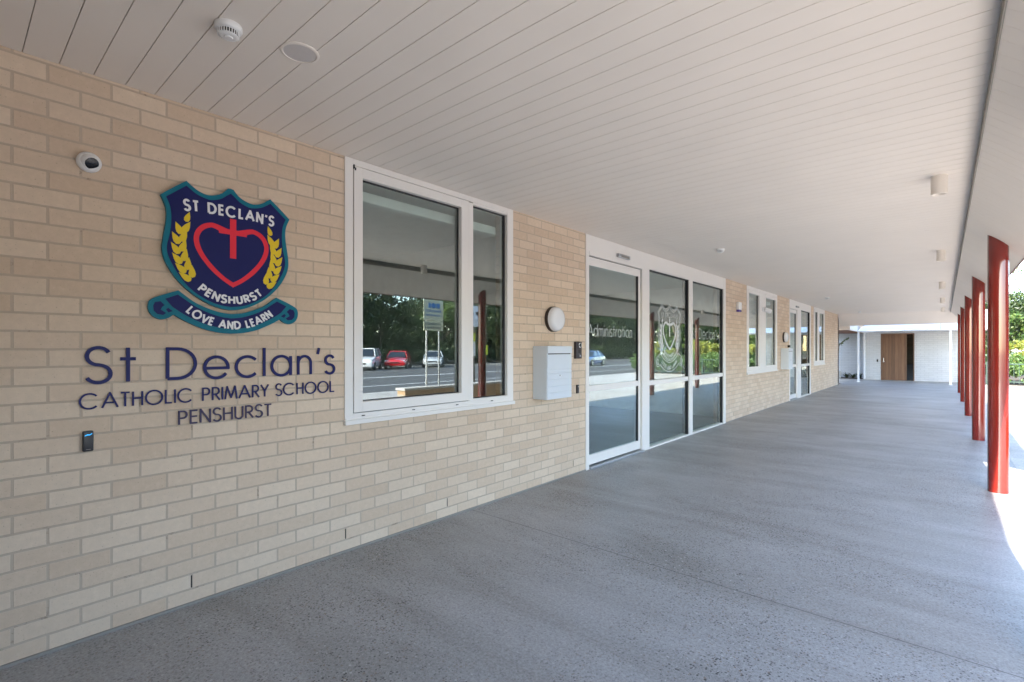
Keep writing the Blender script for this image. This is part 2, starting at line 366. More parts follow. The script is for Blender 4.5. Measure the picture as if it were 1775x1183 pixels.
# ------------------------------------------------------------------ stroke lettering
def arc(cx, cy, rx, ry, a0, a1, n=None):
    n = n or max(4, int(abs(a1-a0)/12))
    return [(cx+rx*math.cos(R(a0+(a1-a0)*i/n)), cy+ry*math.sin(R(a0+(a1-a0)*i/n))) for i in range(n+1)]
XH = 0.70
def S_(x, h, w): return [arc(x+w/2, h*0.755, w*0.46, h*0.245, 25, 270)+arc(x+w/2, h*0.25, w*0.5, h*0.25, 90, -155)[1:]]
G = {
 'C': (1.0, [arc(.5, .5, .5, .5, 42, 318)]), 'A': (.86, [[(0, 0), (.43, 1), (.86, 0)], [(.16, .34), (.70, .34)]]),
 'T': (.5, [[(0, .965), (.5, .965)], [(.25, 0), (.25, .93)]]), 'H': (.6, [[(.03, 0), (.03, 1)], [(.57, 0), (.57, 1)], [(.03, .53), (.57, .53)]]),
 'O': (1.04, [arc(.52, .5, .5, .5, 0, 360)]), 'L': (.42, [[(.03, 1), (.03, .035), (.42, .035)]]), 'I': (.06, [[(.03, 0), (.03, 1)]]),
 'P': (.52, [[(.03, 0), (.03, .965), (.26, .965)]+arc(.26, .715, .23, .25, 90, -90)[1:]+[(.03, .465)]]),
 'R': (.54, [[(.03, 0), (.03, .965), (.26, .965)]+arc(.26, .715, .23, .25, 90, -90)[1:]+[(.03, .465)], [(.22, .46), (.54, 0)]]),
 'M': (.88, [[(.0, 0), (.14, 1), (.44, .12), (.74, 1), (.88, 0)]]), 'Y': (.6, [[(0, 1), (.3, .47), (.6, 1)], [(.3, .47), (.3, 0)]]),
 'S': (.5, S_(0, 1, .5)), 'E': (.44, [[(.44, .965), (.03, .965), (.03, .035), (.44, .035)], [(.03, .53), (.42, .53)]]),
 'N': (.66, [[(.03, 0), (.03, 1), (.63, 0), (.63, 1)]]), 'U': (.56, [[(.03, 1), (.03, .27)]+arc(.28, .27, .25, .25, 180, 360)[1:]+[(.53, 1)]]),
 'D': (.74, [[(.03, .035), (.03, .965), (.27, .965)]+arc(.27, .5, .45, .465, 90, -90)[1:]+[(.03, .035)]]), 'V': (.74, [[(0, 1), (.37, 0), (.74, 1)]]),
 't': (.34, [[(.17, 0), (.17, 1)], [(0, XH-.03), (.34, XH-.03)]]),
 'e': (.68, [[(.02, .33), (.66, .33)]+arc(.34, XH/2, .32, XH/2, 0, 325)[1:]]),
 'c': (.62, [arc(.34, XH/2, .33, XH/2, 42, 318)]), 'l': (.06, [[(.03, 0), (.03, 1)]]),
 'a': (.66, [arc(.32, XH/2, .31, XH/2, 0, 360), [(.63, 0), (.63, XH)]]), 'd': (.66, [arc(.32, XH/2, .31, XH/2, 0, 360), [(.63, 0), (.63, 1)]]),
 'n': (.5, [[(.03, 0), (.03, XH)], [(.03, .38)]+arc(.25, .43, .22, .26, 175, 0)+[(.47, 0)]]),
 'm': (.86, [[(.03, 0), (.03, XH)], [(.03, .42)]+arc(.23, .45, .2, .24, 175, 0)+[(.43, 0)], [(.43, .42)]+arc(.63, .45, .2, .24, 175, 0)+[(.83, 0)]]),
 'o': (.70, [arc(.35, XH/2, .33, XH/2, 0, 360)]), 'i': (.06, [[(.03, 0), (.03, XH)], [(.03, .88), (.03, .98)]]),
 'r': (.3, [[(.03, 0), (.03, XH)], [(.03, .40)]+arc(.22, .47, .18, .2, 170, 60)]), 's': (.34, S_(0, XH, .34)),
 "'": (.1, [[(.07, 1), (.02, .76)]]), ' ': (.3, [])}
def stroke_polys(pl, w):
    """quads along a polyline, mitred"""
    n = len(pl); closed = math.dist(pl[0], pl[-1]) < 1e-6 and n > 3
    L, Rr = [], []
    for i, p in enumerate(pl):
        a = pl[i-1] if i > 0 else (pl[-2] if closed else None)
        b = pl[i+1] if i < n-1 else (pl[1] if closed else None)
        d1 = Vector((p[0]-a[0], p[1]-a[1])).normalized() if a else None
        d2 = Vector((b[0]-p[0], b[1]-p[1])).normalized() if b else None
        d1 = d1 or d2; d2 = d2 or d1
        tt = (d1+d2)
        tt = tt.normalized() if tt.length > 1e-3 else d1
        nn = Vector((-tt.y, tt.x)); k = min(1/max(0.35, nn.dot(Vector((-d1.y, d1.x)))), 1.35)*w/2
        L.append((p[0]+nn.x*k, p[1]+nn.y*k)); Rr.append((p[0]-nn.x*k, p[1]-nn.y*k))
    return L, Rr
def letter_mb(ch, fn, w, x0, x1):
    """one letter; fn maps glyph units to the wall plane, w is the stroke width there"""
    mb = MB()
    k = 0
    for st in G[ch][1]:
        pl = [fn(*q) for q in st]; run = [pl[0]]; runs = []
        for i in range(1, len(pl)):
            run.append(pl[i])
            if i < len(pl)-1:
                a = Vector((pl[i][0]-pl[i-1][0], pl[i][1]-pl[i-1][1])).normalized(); b = Vector((pl[i+1][0]-pl[i][0], pl[i+1][1]-pl[i][1])).normalized()
                if a.dot(b) < 0.6: runs.append(run); run = [pl[i]]
        runs.append(run)
        for j, q in enumerate(runs):
            q = list(q); e_ = w*0.35
            if j > 0: d = Vector((q[0][0]-q[1][0], q[0][1]-q[1][1])).normalized(); q[0] = (q[0][0]+d.x*e_, q[0][1]+d.y*e_)
            if j < len(runs)-1: d = Vector((q[-1][0]-q[-2][0], q[-1][1]-q[-2][1])).normalized(); q[-1] = (q[-1][0]+d.x*e_, q[-1][1]+d.y*e_)
            L, Rr = stroke_polys(q, w); mb.strip(L, Rr, x0, x1+k*0.00025); k += 1
    return mb
def text_line(s, ya, yb, zb, cap, w, x0, x1, mat, parent, name='letter', gap=0.16):
    W = sum(G[c][0]+gap for c in s)-gap; k = (yb-ya)/W; x = 0
    for c in s:
        if G[c][1]:
            xx = x
            letter_mb(c, lambda a, b: (ya+(xx+a)*k, zb+b*cap), w, x0, x1).build(name, mat, parent)
        x += G[c][0]+gap
def text_arc(s, cy, rb, span, cap, w, x0, x1, mat, parent, up=True, cx=0.0, gap=0.34, name='letter', org=(0, 0), sc_=1.0):
    """letters on a circle about (cx,cy); up: the letters stand on the outside of the top of the circle, else along its bottom"""
    W = sum(G[c][0]+gap for c in s)-gap; x = 0
    for c in s:
        if G[c][1]:
            xx = x
            def fn(a, b):
                th = ((xx+G[c][0]/2)/W-0.5)*span; da = (a-G[c][0]/2)*abs(span)*rb/W
                if up: o = (cx+rb*math.sin(th), cy+rb*math.cos(th)); ex = (math.cos(th), -math.sin(th)); ey = (math.sin(th), math.cos(th))
                else: o = (cx+rb*math.sin(th), cy-rb*math.cos(th)); ex = (math.cos(th), math.sin(th)); ey = (-math.sin(th), math.cos(th))
                return (org[0]+sc_*(o[0]+ex[0]*da+ey[0]*b*cap), org[1]+sc_*(o[1]+ex[1]*da+ey[1]*b*cap))
            letter_mb(c, fn, w, x0, x1).build(name, mat, parent)
        x += G[c][0]+gap

# ================================================================== ground
def sheet(name, x0, x1, y0, y1, z, mat, thick=0.0):
    mb = MB()
    if thick: mb.box(x0, x1, y0, y1, z-thick, z)
    else: mb.quad((x0, y0, z), (x1, y0, z), (x1, y1, z), (x0, y1, z))
    return tag(mb.build(name, mat), kind='structure')
sheet('ground', -400, 400, -400, 400, -0.32, M['grass'])
sheet('walkway_floor', -0.02, 3.95, -16, 29.3, 0.0, M['aggregate'], 0.25)
sheet('paving', 3.954, 11.2, -16, 28.2, -0.004, M['paving'], 0.25)
sheet('garden_bed', 3.96, 11.2, 28.25, 60, -0.03, M['soil'], 0.2)
sheet('courtyard_floor', -8, -0.024, 25.4, 31, -0.002, M['paving'], 0.2)
sheet('kerb', 11.204, 11.36, -60, 90, -0.02, M['kerb'], 0.3)
sheet('road', 11.364, 29.2, -120, 160, -0.17, M['asphalt'], 0.1)
sheet('parking_strip', 29.204, 36, -120, 160, -0.168, M['asphalt'], 0.1)
sheet('verge', 36.2, 120, -120, 160, -0.1, M['soil'], 0.2)
for x in (15.6, 21.0, 21.25):
    mb = MB(); mb.box(x, x+0.12, -60, 120, -0.17, -0.166); tag(mb.build('road_line', M['paint_line']), kind='structure')
mb = MB()
for k in range(18): mb.box(29.4, 35.6, -8+k*3.0, -7.9+k*3.0, -0.168, -0.164)
tag(mb.build('parking_line', M['paint_line']), kind='structure')

# ================================================================== school building
sb = empty('school_building', (0, 0, 0), label='long single-storey school building of cream brick with white window frames', cat='school building')
ZC = 2.876
OPEN = [(1.906, 3.764, 0.935, ZC), (5.111, 10.206, 0.0, ZC), (11.617, 14.239, 0.905, ZC), (15.608, 18.56, 0.0, ZC), (19.05, 21.04, 0.905, ZC)]
def wall_grid(mb, ys, ye, zt, opens, x0, x1):
    cuts = sorted({ys, ye, *[o[0] for o in opens], *[o[1] for o in opens]})
    for a, b in zip(cuts, cuts[1:]):
        o = [q for q in opens if q[0] <= a+1e-6 and q[1] >= b-1e-6]
        if not o: mb.box(x0, x1, a, b, 0, zt)
        else:
            if o[0][2] > 0.01: mb.box(x0, x1, a, b, 0, o[0][2])
mb = MB(); wall_grid(mb, -14, 24.30, 3.3, OPEN, -0.23, 0.0)
for o in OPEN: mb.box(-0.23, -0.03, o[0], o[1], ZC, 3.3)
brick = mb.build('brick_wall', M['brick'], sb, weld=False)
mb = MB(); mb.box(-14, 0, 24.07, 24.28, 0, 3.28)  # end wall of the wing (its corner brick runs round)
ew = mb.build('end_wall', M['brick'], sb)
# dark flashing strip where wall meets the concrete
mb = MB()
prev = -14
for a, b in [(-14, 5.111), (10.206, 15.608), (18.56, 24.3)]: MB().box(0.0, 0.012, a, b, 0.0, 0.014, 0).build('base_seal', M['cable'], sb)
mb.b.free()
# weep slots
mb = MB()
for k in range(0, 40):
    y = 0.9375+k*4*BW+0.002
    if y > 24: break
    if any(o[0]-0.1 < y < o[1]+0.1 for o in OPEN if o[2] < 0.1): continue
    if k > 1 and (k*7) % 3 == 0: continue
    MB().box(-0.002, 0.0012, y-0.0028, y+0.0028, 0.096, 0.166).build('weep_slot', M['black'], sb)
mb.b.free()
# interior
mb = MB()
mb.box(-6.2, -6.0, -0.6, 24.0, 0.0, 3.0)
for y in (-0.6, 4.45, 11.0, 15.0, 18.9, 23.8): mb.box(-6.0, -0.24, y, y+0.12, 0, 3.0)
mb.build('interior_wall', M['inner_wall'], sb)
mb = MB(); mb.box(-6, -0.24, -0.5, 24, -0.06, -0.004); mb.build('interior_floor', M['inner_floor'], sb)
mb = MB(); mb.box(-6, -0.24, -0.5, 24, 2.86, 2.90); mb.build('interior_ceiling', M['inner_wall'], sb)
mb = MB(); mb.box(-0.28, -0.235, 23.99, 24.0, 0, 3)
mb.b.free()
# blind boxes inside
mb = MB(); mb.box(-0.20, -0.12, 1.95, 3.1, 2.62, 2.70, 0.01); mb.build('roller_blind', M['blind'], sb)
for a, b, z in ((3.22, 3.65, 2.62), (11.7, 12.6, 2.6), (13.1, 14.1, 2.6)): MB().box(-0.20, -0.12, a, b, z, z+0.08, 0.01).build('roller_blind', M['blind'], sb)
# reception desk seen faintly through the entrance glass
mb = MB(); mb.box(-4.3, -3.6, 5.6, 9.6, 0, 1.05, 0.01); mb.box(-4.4, -3.5, 5.5, 9.7, 1.05, 1.1, 0.005); mb.build('reception_desk', M['desk'], sb)

FX = 0.012   # face of the frames, slightly proud of the brick
def frame_bar(mb, y0, y1, z0, z1, x0=-0.09, x1=FX, bev=0.0015): mb.box(x0, x1, y0, y1, z0, z1, bev)
def pane(y0, y1, z0, z1, x, parent, mat='glass', name='pane'):
    mb = MB(); mb.box(x-0.006, x, y0, y1, z0, z1); return mb.build(name, M[mat], parent)
# ---- window 1: casement sash and fixed light
mb = MB()
frame_bar(mb, 1.906, 1.972, 0.955, 2.873); frame_bar(mb, 3.150, 3.204, 1.000, 2.815, x1=FX-0.002); frame_bar(mb, 3.676, 3.764, 0.955, 2.873)
frame_bar(mb, 1.972, 3.676, 2.826, 2.873); frame_bar(mb, 1.972, 3.676, 0.955, 1.000)
frame_bar(mb, 3.204, 3.676, 2.805, 2.826, x1=FX-0.004); frame_bar(mb, 3.204, 3.676, 1.000, 1.014, x1=FX-0.004)
win1 = mb.build('window', M['frame'], sb); win1['label'] = 'large two-light window with an opening sash beside the school crest'
mb = MB()
for a, b, c, d in [(1.978, 2.05, 1.006, 2.820), (3.052, 3.144, 1.006, 2.820), (2.05, 3.052, 1.006, 1.082), (2.05, 3.052, 2.748, 2.820)]: mb.box(-0.05, FX+0.004, a, b, c, d, 0.0015)
mb.build('sash', M['frame'], win1)
mb = MB()
for a, b, c, d in [(1.9725, 1.9775, 1.0005, 2.8255), (3.1445, 3.1495, 1.0005, 2.8255), (1.9775, 3.1445, 1.0005, 1.0055), (1.9775, 3.1445, 2.8205, 2.8255)]: mb.box(-0.06, -0.004, a, b, c, d)
for a, b, c, d in [(2.051, 2.057, 1.083, 2.747), (3.045, 3.051, 1.083, 2.747), (2.057, 3.045, 1.083, 1.089), (2.057, 3.045, 2.739, 2.747),
                   (3.205, 3.211, 1.015, 2.804), (3.655, 3.675, 1.015, 2.804), (3.211, 3.655, 1.015, 1.022), (3.211, 3.655, 2.796, 2.804)]: mb.box(-0.045, -0.022, a, b, c, d)
mb.box(-0.004, FX+0.005, 1.974, 1.984, 2.80, 2.83); mb.box(-0.004, FX+0.006, 1.984, 1.994, 2.79, 2.81)
mb.build('seal', M['gap'], win1)
pane(2.057, 3.045, 1.089, 2.739, -0.028, win1); pane(3.211, 3.655, 1.022, 2.796, -0.028, win1)
mb = MB(); mb.box(-0.06, 0.034, 1.900, 3.770, 0.922, 0.955, 0.003); mb.box(-0.02, FX+0.006, 1.91, 3.76, 0.955, 0.972, 0.002); mb.build('sill', M['frame'], win1)
mb = MB()
for y in (2.055, 2.52, 3.0, 3.45): MB().box(FX, FX+0.0075, y-0.012, y+0.012, 0.976, 0.982).build('drain_slot', M['gap'], win1)
mb.b.free()

# ---- glazed entrance sets
def entrance(y0, y1, leaf, post, mull, label, sensor, zt=2.65):
    """leaf=(ya,yb) sliding door; post=(a,b); mull=list of (a,b); frame edges"""
    mb = MB()
    frame_bar(mb, y0, y0+0.068, 0.0, 2.873); frame_bar(mb, y1-0.12, y1, 0.0, 2.873)
    mb.box(-0.05, FX-0.002, y0+0.068, y1-0.12, zt, 2.873, 0.0015)     # head panel
    mb.box(-0.045, FX+0.004, y0+0.068, leaf[1]+0.02, 2.622, zt+0.02, 0.0015)
    frame_bar(mb, post[0], post[1], 0.0, zt, -0.12, FX-0.003)
    for a, b in mull: frame_bar(mb, a, b, 0.02, zt, -0.11, FX-0.003)
    mb.box(-0.11, FX-0.006, post[1], y1-0.12, 0.0, 0.022, 0.001)
    e = mb.build('entrance', M['frame'], sb); e['label'] = label
    # sliding leaf
    mb = MB(); xf = -0.012
    for a, b, c, d in [(leaf[0]-0.002, leaf[0]+0.012, 0.16, 2.510), (leaf[1]-0.05, leaf[1], 0.16, 2.510), (leaf[0]-0.002, leaf[1], 0.045, 0.16), (leaf[0]-0.002, leaf[1], 2.510, 2.612)]:
        mb.box(-0.055, xf, a, b, c, d, 0.001)
    mb.box(-0.055, xf+0.001, leaf[0]+0.012, leaf[1]-0.05, 0.948, 1.02, 0.001)
    dl = mb.build('sliding_door', M['frame'], e)
    mb = MB(); mb.box(-0.05, xf-0.012, leaf[0]-0.002, leaf[1]+0.02, 2.612, 2.621)
    mb.box(-0.05, xf-0.006, leaf[1]-0.062, leaf[1]-0.05, 0.16, 0.948); mb.box(-0.05, xf-0.006, leaf[1]-0.062, leaf[1]-0.05, 1.02, 2.51)
    prev = post[1]
    for a, b in list(mull)+[(y1-0.12, y1)]:
        mb.box(-0.10, FX-0.020, a-0.030, a, 0.022, zt)      # dark gasket on the far jamb, seen edge on
        mb.box(-0.08, FX-0.024, prev, prev+0.006, 0.022, zt); mb.box(-0.08, FX-0.024, prev+0.006, a-0.03, zt-0.012, zt)
        prev = b
    mb.build('seal', M['gap'], e)
    mb = MB(); mb.box(-0.2, 0.045, y0+0.068, post[0], 0.0, 0.028, 0.004); mb.build('threshold', M['steel'], e)
    pane(leaf[0]+0.012, leaf[1]-0.062, 0.16, 0.948, -0.03, e); pane(leaf[0]+0.012, leaf[1]-0.062, 1.02, 2.51, -0.03, e)
    prev = post[1]+0.006
    mbr = MB()
    for a, b in list(mull)+[(y1-0.12, y1)]:
        pane(prev, a-0.03, 0.022, 0.935, -0.03, e); pane(prev, a-0.03, 1.005, zt-0.012, -0.03, e)
        mbr.box(-0.07, FX-0.008, prev-0.006, a-0.028, 0.935, 1.005, 0.001)
        prev = b+0.006
    mbr.build('transom_rail', M['frame'], e)
    return e
ent1 = entrance(5.111, 10.206, (5.18, 6.575), (6.60, 6.83), [(8.345, 8.499)], 'wide glazed entrance with Administration on its sliding door', None)
ent2 = entrance(15.608, 18.56, (15.677, 16.56), (16.59, 17.10), [], 'narrower glazed entrance farther along the wall', None)
# lettering on the glass
GX = -0.0295
text_line('Administration', 5.22, 6.36, 1.635, 0.145, 0.0085, GX, GX+0.001, M['frost'], ent1, gap=0.20)
text_line("St Declan's", 8.55, 9.86, 1.655, 0.185, 0.0085, GX, GX+0.001, M['frost'], ent1, gap=0.20)

# ---- crest outlines (metres about the crest's middle)
SH_O = [(0, .445), (.015, .442), (.045, .408), (.084, .387), (.13, .378), (.18, .394), (.233, .434), (.295, .383), (.357, .328), (.338, .283), (.329, .237), (.332, .176), (.343, .105), (.350, .04), (.345, -.005), (.328, -.052), (.292, -.115), (.24, -.175), (.18, -.225), (.11, -.264), (.05, -.285), (0, -.291)]
SH_I = [(0, .415), (.022, .398), (.05, .374), (.085, .358), (.12, .352), (.18, .369), (.233, .406), (.331, .322), (.312, .27), (.306, .2), (.313, .12), (.327, .05), (.322, 0), (.302, -.050), (.262, -.120), (.22, -.172), (.165, -.216), (.1, -.250), (.05, -.265), (0, -.271)]
RB_O = [(0, -.313), (.05, -.308), (.1, -.295), (.15, -.276), (.20, -.250), (.272, -.194), (.34, -.222), (.395, -.25), (.411, -.272), (.413, -.30), (.404, -.33), (.385, -.350), (.355, -.362), (.32, -.352), (.295, -.332), (.25, -.360), (.2, -.385), (.15, -.407), (.1, -.421), (.05, -.43), (0, -.433)]
RB_I = [(0, -.340), (.05, -.334), (.1, -.320), (.15, -.300), (.2, -.272), (.275, -.218), (.335, -.246), (.300, -.290), (.25, -.325), (.2, -.353), (.15, -.375), (.1, -.390), (.05, -.400), (0, -.403)]
CU_I = [(.357, -.262), (.383, -.268), (.391, -.288), (.388, -.315), (.372, -.333), (.345, -.337), (.331, -.325), (.357, -.308), (.349, -.292), (.338, -.282)]
CU_J = [(.300, -.313), (.322, -.296), (.332, -.306), (.320, -.322)]
def sym(h): return h + [(-a, b) for a, b in h[::-1] if abs(a) > 1e-6]
HT_O = [(0, -.152), (.055, -.117), (.115, -.066), (.165, -.005), (.198, .053), (.210, .11), (.198, .162), (.165, .201), (.12, .219), (.09, .216), (.06, .207), (.03, .197), (0, .197)]
HT_I = [(0, -.122), (.045, -.094), (.095, -.048), (.14, .005), (.170, .058), (.183, .11), (.172, .152), (.148, .178), (.118, .192), (.096, .187), (.072, .176), (.045, .170), (0, .170)]
def cr(pts, corners=(), n=4):
    """smooth curve through the points, broken at the given corners"""
    cut = sorted({0, len(pts)-1, *corners}); out = [pts[0]]
    for a, b in zip(cut, cut[1:]):
        seg = pts[a:b+1]
        for i in range(len(seg)-1):
            p0, p1, p2, p3 = seg[max(i-1, 0)], seg[i], seg[i+1], seg[min(i+2, len(seg)-1)]
            for k in range(1, n+1):
                u = k/n
                out.append(tuple(0.5*(2*p1[j]+(p2[j]-p0[j])*u+(2*p0[j]-5*p1[j]+4*p2[j]-p3[j])*u*u+(3*p1[j]-p0[j]-3*p2[j]+p3[j])*u**3) for j in (0, 1)))
    return out
SH_O = cr(SH_O, (1, 6, 8)); SH_I = cr(SH_I, (0, 6, 7)); RB_O = cr(RB_O, (5, 14)); RB_I = cr(RB_I, (5, 6, 7)); HT_O = cr(HT_O, (11,)); HT_I = cr(HT_I, (8, 11))
CY, CZ_ = 1.14, 2.0
def P(h, s=1.0, o=(CY, CZ_), c=0.0): return [(o[0]+s*(a+c), o[1]+s*b) for a, b in h]
def teardrop(cx, cz, ang, l, wd, n=10):
    o = []
    for k in range(n):
        a = 2*math.pi*k/n; r = 1.0
        x = math.cos(a)*l/2; y = math.sin(a)*wd/2*(1-0.45*math.cos(a))
        if k == 0: x = l*0.62
        o.append((cx+x*math.cos(ang)-y*math.sin(ang), cz+x*math.sin(ang)+y*math.cos(ang)))
    return o
def wheat_grains(sgn):
    g = []
    path = [(-.232, .222, 78), (-.252, .168, 88), (-.266, .112, 92), (-.268, .056, 97), (-.260, .002, 103), (-.243, -.048, 110), (-.222, -.092, 118)]
    for i, (x, z, a) in enumerate(path):
        nx, nz = math.cos(R(a-90)), math.sin(R(a-90))
        if i == 0:
            g.append((x+0.004, z+.004, a-6, .056, .028)); continue
        for side in (-1, 1):
            g.append((x+side*nx*.0185, z+side*nz*.0185-(0.015 if side < 0 else 0), a+side*-26, .066, .034))
    return [teardrop(sgn*-x, z, R(a) if sgn < 0 else R(180-a), l, w_) for x, z, a, l, w_ in g]
crest = empty('school_crest', (0.0, 0, 0), label='navy and teal school shield with red heart and motto ribbon on the brick wall', cat='school crest')
MB().prism(P(sym(SH_O)), 0.004, 0.026).build('shield', M['teal'], crest)
MB().prism(P(sym(SH_I)), 0.026, 0.0275).build('field', M['navy'], crest)
rb = MB().prism(P(sym(RB_O)), 0.004, 0.026).build('ribbon', M['teal'], crest)
mb = MB().prism(P(sym(RB_I)), 0.026, 0.0275)
for q in (CU_I, CU_J):
    mb.prism(P(q), 0.026, 0.0275); mb.prism(P([(-a, b) for a, b in q]), 0.026, 0.0275)
mb.build('ribbon_field', M['navy'], rb)
mb = MB()
for sg in (-1, 1): mb.strip(P([(sg*a, b) for a, b in HT_O], c=.012), P([(sg*a, b) for a, b in HT_I], c=.012), 0.0275, 0.029)
mb.prism(P([(-.078, .166), (.078, .166), (.078, .185), (.05, .197), (-.05, .197), (-.078, .185)], c=.012), 0.0275, 0.0293)
mb.build('heart', M['crest_red'], crest)
MB().prism(P([(-.0175, .024), (.0175, .024), (.0175, .262), (-.0175, .262)], c=.012), 0.0275, 0.0297).build('cross', M['crest_red'], crest)
for sg in (-1, 1):
    mb = MB()
    for gi, g in enumerate(wheat_grains(sg)): mb.prism(P(g), 0.0275, 0.0285+gi*0.00012)
    mb.build('wheat_ear', M['crest_yellow'], crest)
text_arc("ST DECLAN'S", -2.724, 3.0, 0.164, 0.058, 0.0125, 0.0275, 0.0288, M['crest_white'], crest, True, 0.004, org=(CY, CZ_))
text_arc('PENSHURST', 0.022, 0.272, 1.446, 0.043, 0.0115, 0.0275, 0.0288, M['crest_white'], crest, False, 0.004, org=(CY, CZ_))
text_arc('LOVE AND LEARN', -0.038, 0.365, 1.435, 0.044, 0.0105, 0.0275, 0.0288, M['crest_white'], crest, False, 0.006, org=(CY, CZ_))
# ---- frosted crest on the entrance glass
gc = (7.63, 1.64); gs = 1.22
def outline(mb, pts, w_, x0, x1, closed=True):
    if closed: pts = pts+[pts[0]]
    L, Rr = stroke_polys(pts, w_); mb.strip(L, Rr, x0, x1)
mb = MB()
for h in (SH_O, SH_I, RB_O): outline(mb, P(sym(h), gs, gc), 0.009, GX, GX+0.001)
for q in (CU_I,):
    outline(mb, P(q, gs, gc), 0.010, GX, GX+0.001); outline(mb, P([(-a, b) for a, b in q], gs, gc), 0.010, GX, GX+0.001)
for sg in (-1, 1): mb.strip(P([(sg*a, b) for a, b in HT_O], gs, gc), P([(sg*a, b) for a, b in HT_I], gs, gc), GX, GX+0.0012)
mb.prism(P([(-.012, .024), (.012, .024), (.012, .262), (-.012, .262)], gs, gc), GX, GX+0.0015)
for sg in (-1, 1):
    for g in wheat_grains(sg): mb.prism(P(g, gs, gc), GX, GX+0.001)
mb.build('frosted_crest', M['frost'], ent1)
text_arc("ST DECLAN'S", -2.724, 3.0, 0.164, 0.058, 0.008, GX, GX+0.001, M['frost'], ent1, True, org=gc, sc_=gs)
text_arc('PENSHURST', 0.022, 0.272, 1.446, 0.043, 0.008, GX, GX+0.001, M['frost'], ent1, False, org=gc, sc_=gs)
text_arc('LOVE AND LEARN', -0.038, 0.365, 1.435, 0.044, 0.008, GX, GX+0.001, M['frost'], ent1, False, org=gc, sc_=gs)

# ---- metal lettering on the wall
for s, a, b, z, cap, w_, mat, lab, nm in [
    ("St Declan's", 0.470, 1.823, 1.302, 0.180, 0.0185, M['lnavy'], "large navy raised letters St Declan's on the brick wall", 'school_name_lettering'),
    ('CATHOLIC PRIMARY SCHOOL', 0.447, 1.823, 1.171, 0.076, 0.0092, M['lnavy'], 'smaller navy raised letters CATHOLIC PRIMARY SCHOOL in one row', 'school_type_lettering'),
    ('PENSHURST', 0.873, 1.386, 1.045, 0.077, 0.0098, M['plum'], 'faded navy raised letters PENSHURST in the lowest row', 'suburb_lettering')]:
    e = empty(nm, (0, 0, 0), label=lab, cat='wall lettering', group='raised letters naming the school')
    text_line(s, a, b, z, cap, w_*0.94, 0.006, 0.012, M['lnavy'] if mat is None else mat, e, gap=0.17 if cap < .1 else 0.2)

# ---- windows 2 and 3
def tall_window(y0, y1, lights, label, z0=0.905):
    mb = MB()
    frame_bar(mb, y0, y0+0.06, z0+0.035, 2.873); frame_bar(mb, y1-0.06, y1, z0+0.035, 2.873)
    frame_bar(mb, y0+0.06, y1-0.06, 2.80, 2.873); frame_bar(mb, y0+0.06, y1-0.06, z0+0.035, z0+0.085)
    for (a, b), (c, d) in zip(lights, lights[1:]): frame_bar(mb, b, c, z0+0.085, 2.80)
    o = mb.build('window', M['frame'], sb); o['label'] = label
    ms, mg = MB(), MB()
    for a, b in lights:
        for p_, q, r_, s_ in [(a+.006, a+.075, z0+.09, 2.795), (b-.075, b-.006, z0+.09, 2.795), (a+.075, b-.075, z0+.09, z0+.16), (a+.075, b-.075, 2.725, 2.795)]: ms.box(-0.05, FX+0.003, p_, q, r_, s_, 0.0015)
        mg.box(-0.05, -0.004, a, a+.006, z0+.085, 2.80); mg.box(-0.05, -0.004, b-.006, b, z0+.085, 2.80)
        mg.box(-0.045, -0.02, b-.105, b-.076, z0+.16, 2.725)
        pane(a+.076, b-.105, z0+.16, 2.725, -0.028, o)
    ms.build('sash', M['frame'], o); mg.build('seal', M['gap'], o)
    mb = MB(); mb.box(-0.06, 0.03, y0-0.005, y1+0.005, z0, z0+0.034, 0.003); mb.build('sill', M['frame'], o)
    return o
tall_window(11.617, 14.239, [(11.68, 12.65), (13.06, 14.17)], 'pair of tall narrow windows between the two glazed entrances')
tall_window(19.05, 21.04, [(19.13, 19.80), (19.94, 20.95)], 'farthest tall window near the end of the brick wall')

# ================================================================== covered walkway
cw = empty('covered_walkway', (0, 0, 0), label='white board-lined walkway roof carried by a row of red round columns', cat='walkway canopy')
Y0, Y1, XE = -14.0, 24.0, 3.455
BP = 0.130
mb = MB(); n = int((Y1-Y0)/BP)
y = Y1-n*BP-BP
off = 0.241-math.floor(0.241/BP)*BP
k = 0
ys = []
yy = 0.241 - 120*BP
while yy < Y1:
    a, b = max(yy, Y0), min(yy+BP, Y1)
    if b > a+0.01: ys.append((a, b))
    yy += BP
G2, GD = 0.0018, 0.010
for a, b in ys:
    mb.box(0.0, XE, a+G2, b-G2, ZC, ZC+0.02, 0)
mb.build('ceiling_boards', M['board'], cw)
mb = MB(); mb.box(-0.05, XE+0.03, Y0, Y1, ZC+0.0125, ZC+0.05)
mb.b.verts.ensure_lookup_table()
for v in mb.b.verts: v.co.z -= 0.001
mb.build('ceiling_backing', M['gyp'], cw)
mb = MB(); mb.box(0.0005, 0.012, Y0, Y1, ZC-0.010, ZC-0.0005); mb.b.free()
